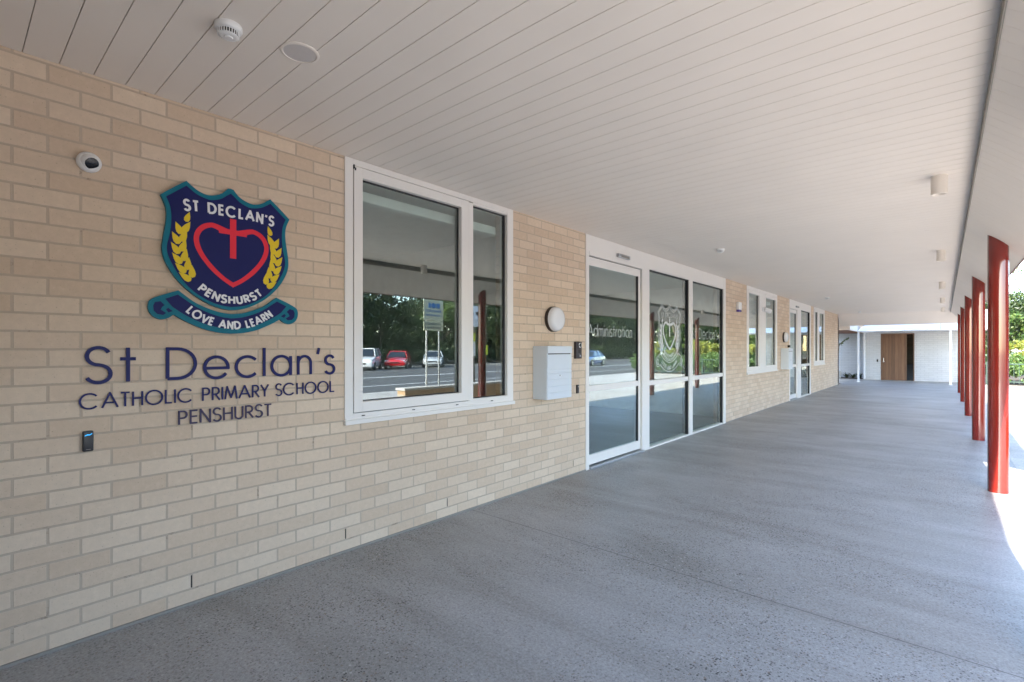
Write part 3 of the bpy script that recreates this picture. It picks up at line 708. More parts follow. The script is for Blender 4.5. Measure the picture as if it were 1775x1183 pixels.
# vertical shadow strip at the ceiling's edge and sloping outer soffit
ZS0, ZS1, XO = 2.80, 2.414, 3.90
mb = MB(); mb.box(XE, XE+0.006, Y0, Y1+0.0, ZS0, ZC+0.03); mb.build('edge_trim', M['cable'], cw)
def slope_board(mb, a, b):
    x0, z0, x1, z1 = XE+0.007, ZS0, XO, ZS1
    nx, nz = (z0-z1), (x1-x0); l = math.hypot(nx, nz); nx /= l; nz /= l; th = 0.02
    v = [mb.b.verts.new(q) for q in [(x0, a, z0), (x1, a, z1), (x1, b, z1), (x0, b, z0), (x0+nx*th, a, z0+nz*th), (x1+nx*th, a, z1+nz*th), (x1+nx*th, b, z1+nz*th), (x0+nx*th, b, z0+nz*th)]]
    for f in ((0, 1, 2, 3), (4, 7, 6, 5), (0, 4, 5, 1), (1, 5, 6, 2), (2, 6, 7, 3), (3, 7, 4, 0)): mb.b.faces.new([v[i] for i in f])
mb = MB()
for a, b in ys: slope_board(mb, a+0.001, b-0.001)
mb.build('sloping_soffit', M['board'], cw)
# far end: same slope turned across the walkway
mb = MB()
v = [(-3.0, Y1+0.004, ZC-0.002), (XE, Y1+0.004, ZC-0.002), (XO, Y1+0.45, ZS1), (-3.0, Y1+0.45, ZS1), (-3.0, Y1+0.004, ZC+0.03), (XE, Y1+0.004, ZC+0.03), (XO, Y1+0.45, ZS1+0.03), (-3.0, Y1+0.45, ZS1+0.03)]
v = [(0.004, ) + q[1:] if q[0] < 0 else q for q in v]
vs = [mb.b.verts.new(q) for q in v]
for f in ((0, 3, 2, 1), (4, 5, 6, 7), (0, 1, 5, 4), (1, 2, 6, 5), (2, 3, 7, 6), (3, 0, 4, 7)): mb.b.faces.new([vs[i] for i in f])
mb.build('end_soffit', M['board'], cw)
# corner piece closing the side soffit to the end soffit
mb = MB()
vs = [mb.b.verts.new(q) for q in [(XE+0.007, Y1-0.005, ZS0), (XO, Y1-0.005, ZS1), (XO, Y1+0.45, ZS1), (XE+0.007, Y1-0.005, ZS0+0.02), (XO, Y1-0.005, ZS1+0.02), (XO, Y1+0.45, ZS1+0.02)]]
for f in ((0, 2, 1), (3, 4, 5), (0, 1, 4, 3), (1, 2, 5, 4), (2, 0, 3, 5)): mb.b.faces.new([vs[i] for i in f])
mb.build('corner_soffit', M['board'], cw)
# fascia, roof and added shade casters
mb = MB(); mb.box(XO, XO+0.012, Y0, Y1+0.45, ZS1-0.012, ZS1+0.24, 0.002); mb.build('fascia', M['fascia'], cw)
mb = MB()
mb.prism([(-0.6, Y0), (4.02, Y0), (4.02, 3.38), (4.55, 2.90), (4.55, 24.5), (-0.6, 24.5)], 3.54, 3.60, fn=lambda a, b, c: (a, b, c))
mb.build('shadow_roof_sheet', M['roofsheet'], cw)  # unseen upper roof, outline widened and stepped to cast the paving's shadow edge
mb = MB(); mb.box(3.70, 3.90, Y0, Y1+0.4, ZS1+0.235, 3.54); mb.build('roof_upstand', M['roofsheet'], cw)
mb = MB(); mb.box(-0.6, 4.55, 24.34, 24.5, 3.601, 4.5); mb.build('added_sun_screen', M['roofsheet'], cw)  # added out of view to keep the sun off the white building
MB().box(-14, -0.602, -14, 24.3, 3.302, 3.40).build('roof', M['roofsheet'], sb)
mb = MB(); mb.box(0.001, 3.84, -3.43, -3.2, 0.0, ZC-0.001); mb.box(3.84, 4.15, -3.43, -0.6, 0.0, ZS1-0.015); mb.build('added_shade_wall', M['brick'], cw)  # unseen walls added behind the camera to darken the walkway's near end
# round steel columns, cut to the soffit's slope
def column_mb(y):
    b = MB(); r = 0.081; n = 40; xc = 3.700
    lo, hi = [], []
    for k in range(n):
        a = 2*math.pi*k/n; x = xc+r*math.cos(a)
        zt = ZS0 + (x-XE-0.007)*(ZS1-ZS0)/(XO-XE-0.007) + 0.004
        lo.append(b.b.verts.new((x, y+r*math.sin(a), 0.0))); hi.append(b.b.verts.new((x, y+r*math.sin(a), zt)))
    for k in range(n): b.b.faces.new((lo[k], lo[(k+1) % n], hi[(k+1) % n], hi[k]))
    b.b.faces.new(lo[::-1]); return b
for k, y in enumerate([-8.29, 3.29, 7.15, 11.01, 14.87, 18.73, 22.40]):
    column_mb(y).build('column', M['red'], cw, smooth=True, tri=False)

# ---- ceiling fittings
def smoke(y, x, label):
    e = empty('smoke_detector', (x, y, ZC), label=label, cat='smoke detector', group='smoke detectors on the walkway ceiling')
    return e
def fill_smoke(e):
    b = MB().lathe([(0.066, 0.0), (0.068, -0.006), (0.068, -0.020), (0.062, -0.030), (0.058, -0.032)], (0, 0, 0), n=40); b.build('base', M['white'], e, smooth=True)
    b = MB().lathe([(0.050, -0.030), (0.049, -0.036)], (0, 0, 0), n=40); b.build('chamber', M['dark'], e, smooth=True)
    b = MB().lathe([(0.058, -0.0325), (0.054, -0.0345), (0.0505, -0.035)], (0, 0, 0), n=40, cap=False)
    for k in range(26):
        a = 2*math.pi*k/26
        b.box(0.0505, 0.0545, -0.0022, 0.0022, -0.056, -0.034, rot=Matrix.Rotation(a, 4, 'Z'), org=(0, 0, 0))
    b.lathe([(0.050, -0.054), (0.046, -0.058), (0.036, -0.062), (0.034, -0.062)], (0, 0, 0), n=40)
    b.lathe([(0.022, -0.062), (0.020, -0.067), (0.004, -0.069)], (0, 0, 0), n=24)
    b.build('grille', M['white'], e, smooth=True)
e = smoke(0.809, 0.943, 'nearest white smoke detector, large beside the round ceiling speaker'); fill_smoke(e); e.scale = (0.80, 0.80, 0.80)
copy_tree(e, (0.917, 7.158, ZC), label='smoke detector on the ceiling in front of the Administration entrance')
copy_tree(e, (0.88, 15.826, ZC), label='small far smoke detector on the ceiling before the second entrance')
copy_tree(e, (0.90, 22.46, ZC), label='farthest smoke detector, by the end of the ceiling')
sp_ = empty('ceiling_speaker', (0.985, 1.105, ZC), label='flush round ceiling speaker with grey mesh beside the smoke detector', cat='ceiling speaker')
MB().lathe([(0.086, 0.0), (0.086, -0.003), (0.081, -0.006), (0.074, -0.006), (0.072, -0.002)], (0, 0, 0), n=56, cap=False).build('rim', M['board'], sp_, smooth=True)
MB().lathe([(0.072, -0.0025), (0.04, -0.004), (0.001, -0.005)], (0, 0, 0), n=56, cap=False).build('mesh_cover', M['offwhite'], sp_, smooth=True)
dl = empty('downlight', (3.25, 5.30, ZC), label='nearest white cylinder downlight on the ceiling by the edge', cat='downlight', group='cylinder downlights along the ceiling edge')
MB().lathe([(0.010, 0.0), (0.053, 0.0), (0.053, -0.148), (0.0515, -0.150), (0.044, -0.150), (0.042, -0.147), (0.041, -0.12)], (0, 0, 0), n=40, cap=False).build('housing', M['board'], dl, smooth=True)
MB().lathe([(0.041, -0.122), (0.022, -0.127), (0.001, -0.128)], (0, 0, 0), n=32, cap=False).build('reflector', M['lens'], dl, smooth=True)
for yy_, lab in [(9.35, 'second cylinder downlight, beyond the nearest one'), (13.7, 'third cylinder downlight, in the middle of the row'), (18.05, 'fourth cylinder downlight, before the last of the row'), (22.2, 'last cylinder downlight, at the far end of the ceiling'), (0.95, 'cylinder downlight above the camera')]:
    if yy_ > 1: copy_tree(dl, (3.25, yy_, ZC), label=lab)

# ---- wall fittings
c1 = empty('security_camera', (0, 0.482, 2.422), label='white dome security camera on the brick above the crest', cat='security camera')
c1.scale = (0.9, 0.9, 0.9)
axm = Matrix(((0, 0, 1), (1, 0, 0), (0, 1, 0)))
MB().lathe([(0.050, 0.0), (0.056, 0.004), (0.056, 0.020), (0.052, 0.030), (0.044, 0.038)], (0, 0, 0), 'x', n=44).build('base', M['white'], c1, smooth=True)
dirv = Vector((0.80, 0.25, -0.45)).normalized(); q = dirv.to_track_quat('Z', 'Y').to_matrix()
prof = [(0.043*math.sin(R(a)), -0.043*math.cos(R(a))) for a in range(8, 131, 10)]
MB().lathe(prof+[(0.030, 0.0285)], (0.024, 0, 0), q, n=40).build('ball', M['white'], c1, smooth=True)
MB().lathe([(0.0325, 0.0283), (0.0325, 0.0305), (0.027, 0.0325), (0.0005, 0.0355)], (0.024, 0, 0), q, n=36).build('lens', M['black'], c1, smooth=True)
rd = empty('card_reader', (0, 0.478, 1.008), label='slim black card reader with a blue light, left of the lettering', cat='card reader')
MB().box(0.0, 0.022, -0.0215, 0.0215, -0.052, 0.052, 0.006).build('case', M['dark'], rd, smooth=True)
MB().prism([(-.014, .030), (-.004, .036), (.006, .034), (.015, .040), (.015, .037), (.006, .030), (-.004, .031), (-.014, .027)], 0.0222, 0.0228).build('indicator_light', M['led'], rd)
MB().box(0.0221, 0.0226, -.009, .009, -.042, -.0395).build('marking', M['cable'], rd)
bl = empty('bulkhead_light', (0, 4.435, 1.803), label='round opal bulkhead light on the wall above the large mailbox', cat='wall light', group='round bulkhead lights on the wall')
MB().lathe([(0.134, 0.0), (0.140, 0.004), (0.140, 0.040), (0.137, 0.044)], (0, 0, 0), 'x', n=56).build('base', M['bronze'], bl, smooth=True)
MB().lathe([(0.136, 0.044), (0.136, 0.052), (0.131, 0.074), (0.118, 0.094), (0.095, 0.105), (0.05, 0.110), (0.001, 0.111)], (0, 0, 0), 'x', n=56).build('diffuser', M['opal'], bl, smooth=True)
copy_tree(bl, (0, 14.96, 1.79), label='smaller-looking bulkhead light above the far mailbox')
mx_ = empty('mailbox', (0, 4.312, 0.945), label='large pale grey wall mailbox between the window and the intercom', cat='mailbox', group='wall-mounted metal mailboxes')
W_, Hh, Dp = 0.445, 0.560, 0.19
MB().box(0.002, Dp, -W_/2, W_/2, 0.0, Hh, 0.006).build('case', M['mail'], mx_, smooth=False)
mb = MB()
mb.box(Dp+0.0005, Dp+0.006, -W_/2+0.004, W_/2-0.004, Hh-0.245, Hh-0.088, 0.002)
mb.box(Dp+0.0005, Dp+0.012, -W_/2+0.002, W_/2-0.002, Hh-0.078, Hh-0.002, 0.003)
mb.build('flap', M['mail'], mx_)
MB().box(Dp-0.001, Dp+0.0012, -W_/2+0.02, W_/2-0.02, Hh-0.087, Hh-0.078).build('slot', M['black'], mx_)
mb = MB()
z = 0.004
for h in (0.068, 0.068, 0.068, 0.062, 0.036):
    mb.box(Dp+0.0005, Dp+0.006, -W_/2+0.004, W_/2-0.004, z, z+h-0.007, 0.002); z += h
mb.build('door', M['mail'], mx_)
MB().lathe([(0.009, 0.0), (0.009, 0.009), (0.002, 0.010)], (Dp, 0.0, 0.245), 'x', n=18).build('lock', M['lens'], mx_, smooth=True)
copy_tree(mx_, (0, 14.86, 0.93), label='second pale grey mailbox, beside the far glazed entrance')
ic = empty('intercom', (0, 4.926, 1.46), label='dark intercom panel with a ring camera right of the mailbox', cat='intercom')
MB().box(0, 0.032, -0.062, 0.062, -0.100, 0.100, 0.004).build('case', M['bronze'], ic)
MB().lathe([(0.030, 0.0), (0.030, 0.006), (0.021, 0.008), (0.020, 0.003)], (0.032, 0.018, 0.058), 'x', n=28, cap=False).build('lens_ring', M['lens'], ic, smooth=True)
MB().lathe([(0.019, 0.0), (0.019, 0.004), (0.001, 0.005)], (0.032, 0.018, 0.058), 'x', n=24).build('lens', M['black'], ic, smooth=True)
mb = MB(); mb.box(0.0322, 0.035, 0.012, 0.032, -0.078, -0.050, 0.002); mb.build('button', M['lens'], ic)
mb = MB(); [mb.box(0.0322, 0.0328, -0.022, 0.030, z_, z_+0.003) for z_ in (-0.03, -0.02, -0.01, 0.0)]; mb.build('speaker_slots', M['black'], ic)
dbut = empty('door_release_button', (0, 4.93, 1.00), label='small dark reader below the intercom by the sliding door', cat='card reader')
MB().box(0, 0.02, -0.022, 0.022, -0.052, 0.052, 0.006).build('case', M['dark'], dbut); MB().box(0.0202, 0.0212, -0.010, 0.010, 0.02, 0.036, 0.0).build('button', M['cable'], dbut)
ic2 = empty('intercom', (0, 15.46, 1.545), label='tiny black call box above the far mailbox', cat='intercom')
MB().box(0, 0.05, -0.06, 0.06, -0.035, 0.035, 0.006).build('case', M['black'], ic2)
MB().lathe([(0.012, 0.0), (0.012, 0.004), (0.001, 0.005)], (0.05, 0.02, 0.0), 'x', n=16).build('button', M['lens'], ic2)
sn = empty('door_sensor', (FX, 6.01, 2.715), label='grey motion sensor over the Administration sliding door', cat='door sensor', group='motion sensors above the sliding doors')
MB().box(0, 0.035, -0.165, 0.165, -0.026, 0.026, 0.010).build('case', M['steel'], sn, smooth=True)
MB().box(0.0352, 0.040, -0.09, 0.12, -0.020, 0.004, 0.002).build('window', M['cable'], sn)
copy_tree(sn, (FX, 16.5, 2.71), label='grey motion sensor over the far sliding door')
al = empty('alarm_strobe', (0, 10.97, 2.35), label='white alarm strobe with a violet base between the entrance and tall windows', cat='alarm strobe')
MB().box(0, 0.07, -0.085, 0.085, -0.055, 0.105, 0.012).build('case', M['white'], al, smooth=True)
MB().box(0.003, 0.067, -0.08, 0.08, -0.10, -0.056, 0.010).build('lens', M['purple'], al, smooth=True)
c2 = empty('security_camera', (FX, 12.86, 2.42), label='white turret camera on the mullion of the tall window pair', cat='security camera')
MB().lathe([(0.055, 0.0), (0.055, 0.02), (0.04, 0.03)], (0, 0, 0), 'x', n=28).build('base', M['white'], c2, smooth=True)
MB().lathe([(0.03, 0.0), (0.055, 0.02), (0.055, 0.16), (0.045, 0.17)], (0.03, 0.0, 0.0), Vector((0.75, 0.55, -0.35)).normalized().to_track_quat('Z', 'Y').to_matrix(), n=28).build('ball', M['white'], c2, smooth=True)

# ================================================================== white brick building at the far end
wb = empty('white_building', (0, 0, 0), label='white painted brick building with a timber door at the walkway end', cat='building')
mb = MB()
mb.box(0.33, 1.03, 29.10, 29.34, -0.1, 2.24); mb.box(2.26, 4.4, 29.10, 29.34, -0.1, 2.24); mb.box(1.03, 2.26, 29.11, 29.34, 2.19, 2.24)
mb.box(0.33, 0.55, 29.341, 30.49, -0.1, 2.24); mb.box(-9, 0.55, 30.5, 30.74, -0.1, 2.257); mb.box(4.2, 4.4, 29.341, 36, -0.1, 2.24)
mb.build('wall', M['wbrick'], wb)
mb = MB(); mb.box(1.03, 1.07, 29.08, 29.30, 0.0, 2.19, 0.002); mb.box(2.22, 2.26, 29.08, 29.30, 0.0, 2.19, 0.002); mb.box(1.07, 2.22, 29.08, 29.30, 2.15, 2.19, 0.002)
mb.box(1.955, 1.985, 29.10, 29.28, 0.0, 2.15)
dr = mb.build('door', M['timber'], wb)
MB().box(1.073, 1.952, 29.12, 29.17, 0.01, 2.147, 0.002).build('door_leaf', M['timber'], dr)
MB().box(1.987, 2.218, 29.15, 29.156, 0.01, 2.147).build('sidelight', M['glass_dark'], dr)
mb = MB(); mb.box(1.985, 2.22, 29.26, 29.28, 0, 2.15); mb.build('dark_lining', M['dark'], dr)
mb = MB(); mb.tube([(1.13, 29.06, 0.90), (1.13, 29.06, 1.06)], 0.012, 10); mb.tube([(1.13, 29.12, 0.93), (1.13, 29.06, 0.93)], 0.007, 8); mb.tube([(1.13, 29.12, 1.03), (1.13, 29.06, 1.03)], 0.007, 8)
mb.box(1.10, 1.16, 29.105, 29.119, 0.84, 0.90, 0.003); mb.build('handle', M['lens'], dr)
mb = MB(); mb.box(0.36, 4.3, 29.06, 29.099, 0.0, 0.01); mb.build('base_flashing', M['cable'], wb)
# mansard fascia that slopes up and back, and its soffit
def slab(mb, p, th=(0, 0, 0.03)):
    a = [mb.b.verts.new(q) for q in p]; b_ = [mb.b.verts.new(Vector(q)+Vector(th)) for q in p]; n = len(p)
    mb.b.faces.new(a[::-1]); mb.b.faces.new(b_)
    for i in range(n): mb.b.faces.new((a[i], a[(i+1) % n], b_[(i+1) % n], b_[i]))
mb = MB()
slab(mb, [(0.37, 26.70, 2.27), (3.168, 26.70, 2.27), (3.168, 27.45, 3.02), (1.12, 27.45, 3.02)], (0, 0.03, 0.01))
slab(mb, [(3.178, 26.70, 2.27), (4.9, 26.70, 2.27), (4.9, 27.45, 3.02), (3.178, 27.45, 3.02)], (0, 0.03, 0.01))
mb.build('sloping_fascia', M['pale_metal'], wb)
mb = MB(); mb.box(0.372, 4.9, 26.705, 29.6, 2.245, 2.268); mb.build('porch_soffit', M['pale_metal'], wb)
mb = MB(); mb.box(-1.3, 0.368, 24.455, 24.495, 2.25, 2.62, 0.003); mb.build('front_fascia', M['board'], wb)
mb = MB(); mb.box(0.30, 0.368, 24.50, 30.6, 2.25, 2.62, 0.003); mb.build('side_fascia', M['board'], wb)
mb = MB(); mb.box(-1.3, 0.298, 24.50, 31.2, 2.26, 2.285); mb.build('brown_eave_soffit', M['brown_soffit'], wb)
mb = MB(); mb.box(0.3, 4.6, 27.5, 36, 3.0, 3.06); mb.build('roof', M['roofsheet'], wb)
def post(x, y, lab):
    b = MB().box(x-0.037, x+0.037, y-0.037, y+0.037, -0.02, 2.245, 0.006); b.box(x-0.07, x+0.07, y-0.07, y+0.07, 0.0, 0.010, 0.002); o = b.build('post', M['pale_metal'], wb); o['label'] = lab
post(0.40, 26.80, 'left porch post'); post(3.48, 26.95, 'right porch post')
mb = MB(); mb.tube([(0.41, 29.04, 0.02), (0.41, 29.04, 2.245)], 0.035, 16); mb.build('downpipe', M['pale_metal'], wb, smooth=True)
rb2 = empty('door_reader', (0.90, 29.10, 0.92), label='tiny black reader on the white wall left of the timber door', cat='card reader')
MB().box(-0.03, 0.03, -0.025, 0, -0.06, 0.06, 0.006).build('case', M['black'], rb2)
MB().box(-0.012, 0.012, -0.028, -0.0255, 0.02, 0.04).build('indicator', M['cable'], rb2)
# low white bollard block beside the garden, plants
bb = empty('concrete_block', (-0.72, 29.6, 0), label='short pale post standing by the wall corner and the low plants', cat='block')
MB().box(-0.09, 0.09, -0.09, 0.09, -0.02, 0.36, 0.02).build('body', M['kerb'], bb)
mb = MB(); mb.lathe([(0.03, 0.361), (0.025, 0.375), (0.002, 0.378)], (0, 0, 0), n=16); mb.build('cap', M['cable'], bb)
sheet('courtyard_bed', -6, 0.33, 29.3, 30.495, 0.012, M['soil'])

# ================================================================== plants
def leaves_mesh(name, mat, pts, size, seed=0, jitter=0.5):
    """many small leaf faces, each turned its own way"""
    rnd = random.Random(seed); V, F = [], []
    for (p, out) in pts:
        s_ = size*rnd.uniform(1-jitter, 1+jitter)
        d = Vector((rnd.gauss(0, 1), rnd.gauss(0, 1), rnd.gauss(0, 0.7)))+out*1.2
        d.normalize(); u = d.cross(Vector((rnd.gauss(0, 1), rnd.gauss(0, 1), rnd.gauss(0, 1)))).normalized(); v = d.cross(u)
        c = Vector(p); i = len(V)
        V += [c-u*s_*0.5, c+v*s_*0.28, c+u*s_*0.5+d*s_*0.12, c-v*s_*0.28]; F.append((i, i+1, i+2, i+3))
    me = bpy.data.meshes.new(name); me.from_pydata([tuple(q) for q in V], [], F); me.materials.append(mat)
    o = bpy.data.objects.new(name, me); COL.objects.link(o); return o
def crown_pts(rnd, lobes, n, fill=0.55):
    """points in the shells of clumps spread over lobes (centre, radii)"""
    out = []
    clumps = []
    for (c, r) in lobes:
        k = max(6, int(16*r[0]*r[1]*r[2])**1) if False else 26
        for _ in range(k):
            d = Vector((rnd.gauss(0, 1), rnd.gauss(0, 1), rnd.gauss(0, 1))).normalized(); q = rnd.uniform(0.45, 1.0)
            clumps.append((Vector(c)+Vector((d.x*r[0]*q, d.y*r[1]*q, d.z*r[2]*q)), min(r)*rnd.uniform(0.18, 0.42)))
    for _ in range(n):
        c, r = rnd.choice(clumps)
        d = Vector((rnd.gauss(0, 1), rnd.gauss(0, 1), rnd.gauss(0, 0.8))).normalized()
        out.append((c+d*r*rnd.uniform(0.5, 1.05), d))
    return out
def tree(name, h, rad, seed, leafmat, n, leaf, trunk_h=0.35, tr=0.16, lobes=None, twigs=()):
    rnd = random.Random(seed)
    root = empty(name)
    tm = MB()
    top = Vector((rnd.uniform(-.3, .3), rnd.uniform(-.3, .3), h*0.62))
    tm.tube([(0, 0, -0.3), (0.02, 0.03, h*0.12), (top.x*.5, top.y*.5, h*trunk_h), top], [tr*1.35, tr, tr*.75, tr*.3], 10)
    lb = lobes or []
    if not lobes:
        for k in range(7):
            a = k*2*math.pi/7+rnd.uniform(-.4, .4); q = rad*rnd.uniform(0.35, 0.62)
            lb.append(((q*math.cos(a), q*math.sin(a), h*rnd.uniform(0.42, 0.74)), (rad*rnd.uniform(.38, .55), rad*rnd.uniform(.38, .55), h*rnd.uniform(.14, .22))))
        lb.append(((0, 0, h*0.82), (rad*.5, rad*.5, h*.18)))
    for (c, r) in lb:
        b0 = Vector((top.x*.5, top.y*.5, h*trunk_h*rnd.uniform(.8, 1.15)))
        tm.tube([b0, b0.lerp(Vector(c), .5)+Vector((0, 0, .1)), Vector(c)], [tr*.45, tr*.3, tr*.08], 6)
    pts = crown_pts(rnd, lb, n)
    for c, k in twigs:
        c = Vector(c); tm.tube([(-.8, 0, h*.66), (-2.2, 0, h*.74), c], [.03, .018, .004], 5)
        for _ in range(k): pts.append((c+Vector((rnd.gauss(0, .13), rnd.gauss(0, .13), rnd.gauss(0, .10))), Vector((0, 0, .3))))
    tm.build('trunk', M['bark'], root, smooth=True)
    o = leaves_mesh('crown', leafmat, pts, leaf, seed+1); o.parent = root
    return root
T1 = tree('street_tree', 10.0, 4.6, 11, M['leaf_dark'], 15000, 0.26); tag(T1, cat='tree', group='dark street trees across the road')
T2 = tree('street_tree', 9.0, 4.8, 23, M['leaf_mid'], 14000, 0.26); tag(T2, cat='tree', group='dark street trees across the road')
rnd = random.Random(5)
spots = []
yy = 2.0; i = 0
while yy < 100:
    spots.append((39.5+rnd.uniform(-1.2, 2.0), yy, i)); yy += 5.2*(1+yy/160); i += 1
for k in range(16): spots.append((48+rnd.uniform(-2, 2), 0+k*6.5, i+k))
first = {0: T1, 1: T2}; used = {0: False, 1: False}
for x, y, k in spots:
    v = 0 if rnd.random() < 0.6 else 1; src = first[v]
    lab = 'tall dark green street tree beyond the parked cars' if v == 0 else 'mid green spreading street tree beyond the parked cars'
    sc_ = rnd.uniform(0.9, 1.25)
    if not used[v]:
        src.location = (x, y, -0.2); src['label'] = lab; used[v] = True
    else:
        copy_tree(src, (x, y, -0.2), rnd.uniform(0, 6.28), sc_, lab)
# trees behind the garden fence
T3 = tree('garden_tree', 5.4, 2.6, 41, M['leaf_mid'], 15000, 0.14, tr=0.10); tag(T3, label='bushy green tree behind the green fence', cat='tree', group='trees behind the garden fence'); T3.location = (8.0, 38, 0)
T4 = tree('garden_tree', 5.2, 2.6, 43, M['leaf_dark'], 15000, 0.13, tr=0.10); tag(T4, label='dark dense tree behind the green fence', cat='tree', group='trees behind the garden fence'); T4.location = (5.3, 39.0, -0.25)
for src, lo, s_, r_ in [(T4, (2.6, 42, 0), 1.0, 2.0), (T3, (10.5, 43, 0), 1.1, 1.2), (T4, (10.6, 35, 0), 1.1, 4.0), (T3, (9.6, 33.5, 0), 0.9, 2.2), (T4, (7.2, 45, 0), 1.05, 3.0)]:
    copy_tree(src, lo, r_, s_)
def shrub(name, w_, d_, h, seed, mat, n, leaf):
    rnd = random.Random(seed); root = empty(name)
    lb = [((rnd.uniform(-w_*.36, w_*.36), rnd.uniform(-d_*.3, d_*.3), h*rnd.uniform(.35, .68)), (w_*rnd.uniform(.2, .3), d_*.32, h*rnd.uniform(.26, .36))) for _ in range(5)]
    lb.append(((0, 0, h*.35), (w_*.42, d_*.4, h*.34)))
    o = leaves_mesh('foliage', mat, crown_pts(rnd, lb, n), leaf, seed); o.parent = root
    tm = MB()
    for (c, r) in lb: tm.tube([(0, 0, -.05), (c[0]*.5, c[1]*.5, c[2]*.5), c], [.03, .02, .006], 6)
    tm.build('stem', M['bark'], root); return root
H1 = shrub('hedge_shrub', 1.7, 1.0, 1.35, 3, M['leaf_hedge'], 7000, 0.075); tag(H1, label='leafy green shrub right behind the green fence', cat='shrub', group='green shrubs along the fence')
H2 = shrub('yellow_shrub', 1.8, 1.3, 2.1, 4, M['leaf_yellow'], 7000, 0.085); tag(H2, label='taller yellow-green shrub behind the hedge row', cat='shrub', group='yellow-green shrubs behind the hedge')
H1.location = (4.9, 29.1, 0); H2.location = (5.3, 30.6, 0)
for k in range(1, 6): copy_tree(H1, (4.9+k*1.25, 29.1+rnd.uniform(-.12, .12), 0), rnd.choice([0, 3.14])+rnd.uniform(-.2, .2), rnd.uniform(.85, 1.12))
for k in range(1, 5): copy_tree(H2, (5.3+k*1.45, 30.6+rnd.uniform(-.3, .3), 0), rnd.uniform(0, 6.28), rnd.uniform(.8, 1.2))
B1 = shrub('street_bush', 2.6, 1.6, 2.6, 8, M['leaf_dark'], 7000, 0.16); tag(B1, label='dark bush in the long row behind the parked cars', cat='bush', group='dark bushes behind the parked cars')
B1.location = (37.2, 6, -.15)
for k in range(1, 46): copy_tree(B1, (37.2+rnd.uniform(-.3, .3), 6+k*2.3, -.15), rnd.uniform(-.3, .3), rnd.uniform(.9, 1.3))
for k in range(0, 44): copy_tree(B1, (45.0+rnd.uniform(-.8, .8), 8+k*3.3, -.15), rnd.uniform(1.2, 1.9), rnd.uniform(1.9, 2.4), 'big dark bush under the street trees across the road')
# the tree whose outer twigs hang into the gap beside the first column
T5 = tree('overhanging_tree', 5.9, 2.5, 77, M['leaf_mid'], 9000, 0.10, tr=0.11, lobes=[((0, 0, 4.1), (1.5, 1.5, .9)), ((-1.1, -.2, 3.6), (.8, .8, .55)), ((1.0, .4, 3.7), (1, 1, .6)), ((-.2, 1.1, 3.8), (.9, .9, .6))], twigs=[((-3.30, -0.3, 4.25), 46), ((-3.55, -0.2, 3.95), 40), ((-3.75, -0.5, 4.35), 26), ((-3.45, 0.2, 3.55), 22), ((-2.9, 0, 4.3), 60), ((-3.85, -.2, 3.75), 18)])
tag(T5, label='light leafy tree with twigs hanging beside the nearest red column', cat='tree'); T5.location = (9.0, 29.7, 0.4)
# low strappy plants by the wall corner
def strappy(seed, n, l):
    rnd = random.Random(seed); b = MB()
    for k in range(n):
        a = rnd.uniform(0, 6.28); e = rnd.uniform(.35, 1.25); L = l*rnd.uniform(.6, 1.1); w_ = .018
        pts = []
        for j in range(6):
            q = j/5; r_ = L*q*math.cos(e)*(1+.25*q); z = L*(q*math.sin(e)-.42*q*q)
            pts.append((math.cos(a)*r_, math.sin(a)*r_, max(z, .01)+.02))
        px, py = -math.sin(a)*w_, math.cos(a)*w_
        for j in range(5):
            s0, s1 = 1-(j/5)**2, 1-((j+1)/5)**2
            p0, p1 = pts[j], pts[j+1]
            b.quad((p0[0]-px*s0, p0[1]-py*s0, p0[2]), (p0[0]+px*s0, p0[1]+py*s0, p0[2]), (p1[0]+px*s1, p1[1]+py*s1, p1[2]), (p1[0]-px*s1, p1[1]-py*s1, p1[2]))
    return b
for k, (x, y, lab) in enumerate([(-0.42, 29.9, 'low strappy dark plant nearest the pale short post'), (-0.14, 29.75, 'low strappy plant in the middle of the corner bed'), (0.12, 30.0, 'low strappy plant beside the white porch post')]):
    e = empty('strappy_plant', (x, y, 0.01), label=lab, cat='plant', group='low plants in the corner bed')
    strappy(k+60, 46, .55).build('leaves', M['leaf_dark'], e)
    MB().lathe([(0.05, 0), (0.03, 0.06), (0.002, 0.08)], (0, 0, 0), n=10).build('stem', M['bark'], e)
sh = empty('leaning_shrub', (-1.0, 29.8, 0), label='thin shrub whose leafy twig leans out past the brick corner', cat='shrub')
tb = MB(); tb.tube([(0, 0, 0), (.05, .05, .8), (.15, .05, 1.5), (.42, .05, 1.85), (.68, .05, 2.02)], [.03, .024, .018, .012, .004], 8); tb.tube([(.15, .05, 1.5), (.3, .0, 1.62), (.46, 0, 1.66)], [.012, .008, .003], 6)
tb.build('stem', M['bark'], sh)
rr = random.Random(9); pp = []
for _ in range(150):
    q = rr.random(); pp.append((Vector((.12+.56*q, .05+rr.gauss(0, .03), 1.50+.52*q**.8+rr.gauss(0, .03))), Vector((0, 0, .4))))
for _ in range(90): pp.append((Vector((.1+rr.gauss(0, .1), .05+rr.gauss(0, .08), 1.45+rr.gauss(0, .12))), Vector((0, 0, .3))))
o = leaves_mesh('foliage', M['leaf_mid'], pp, .07, 5); o.parent = sh

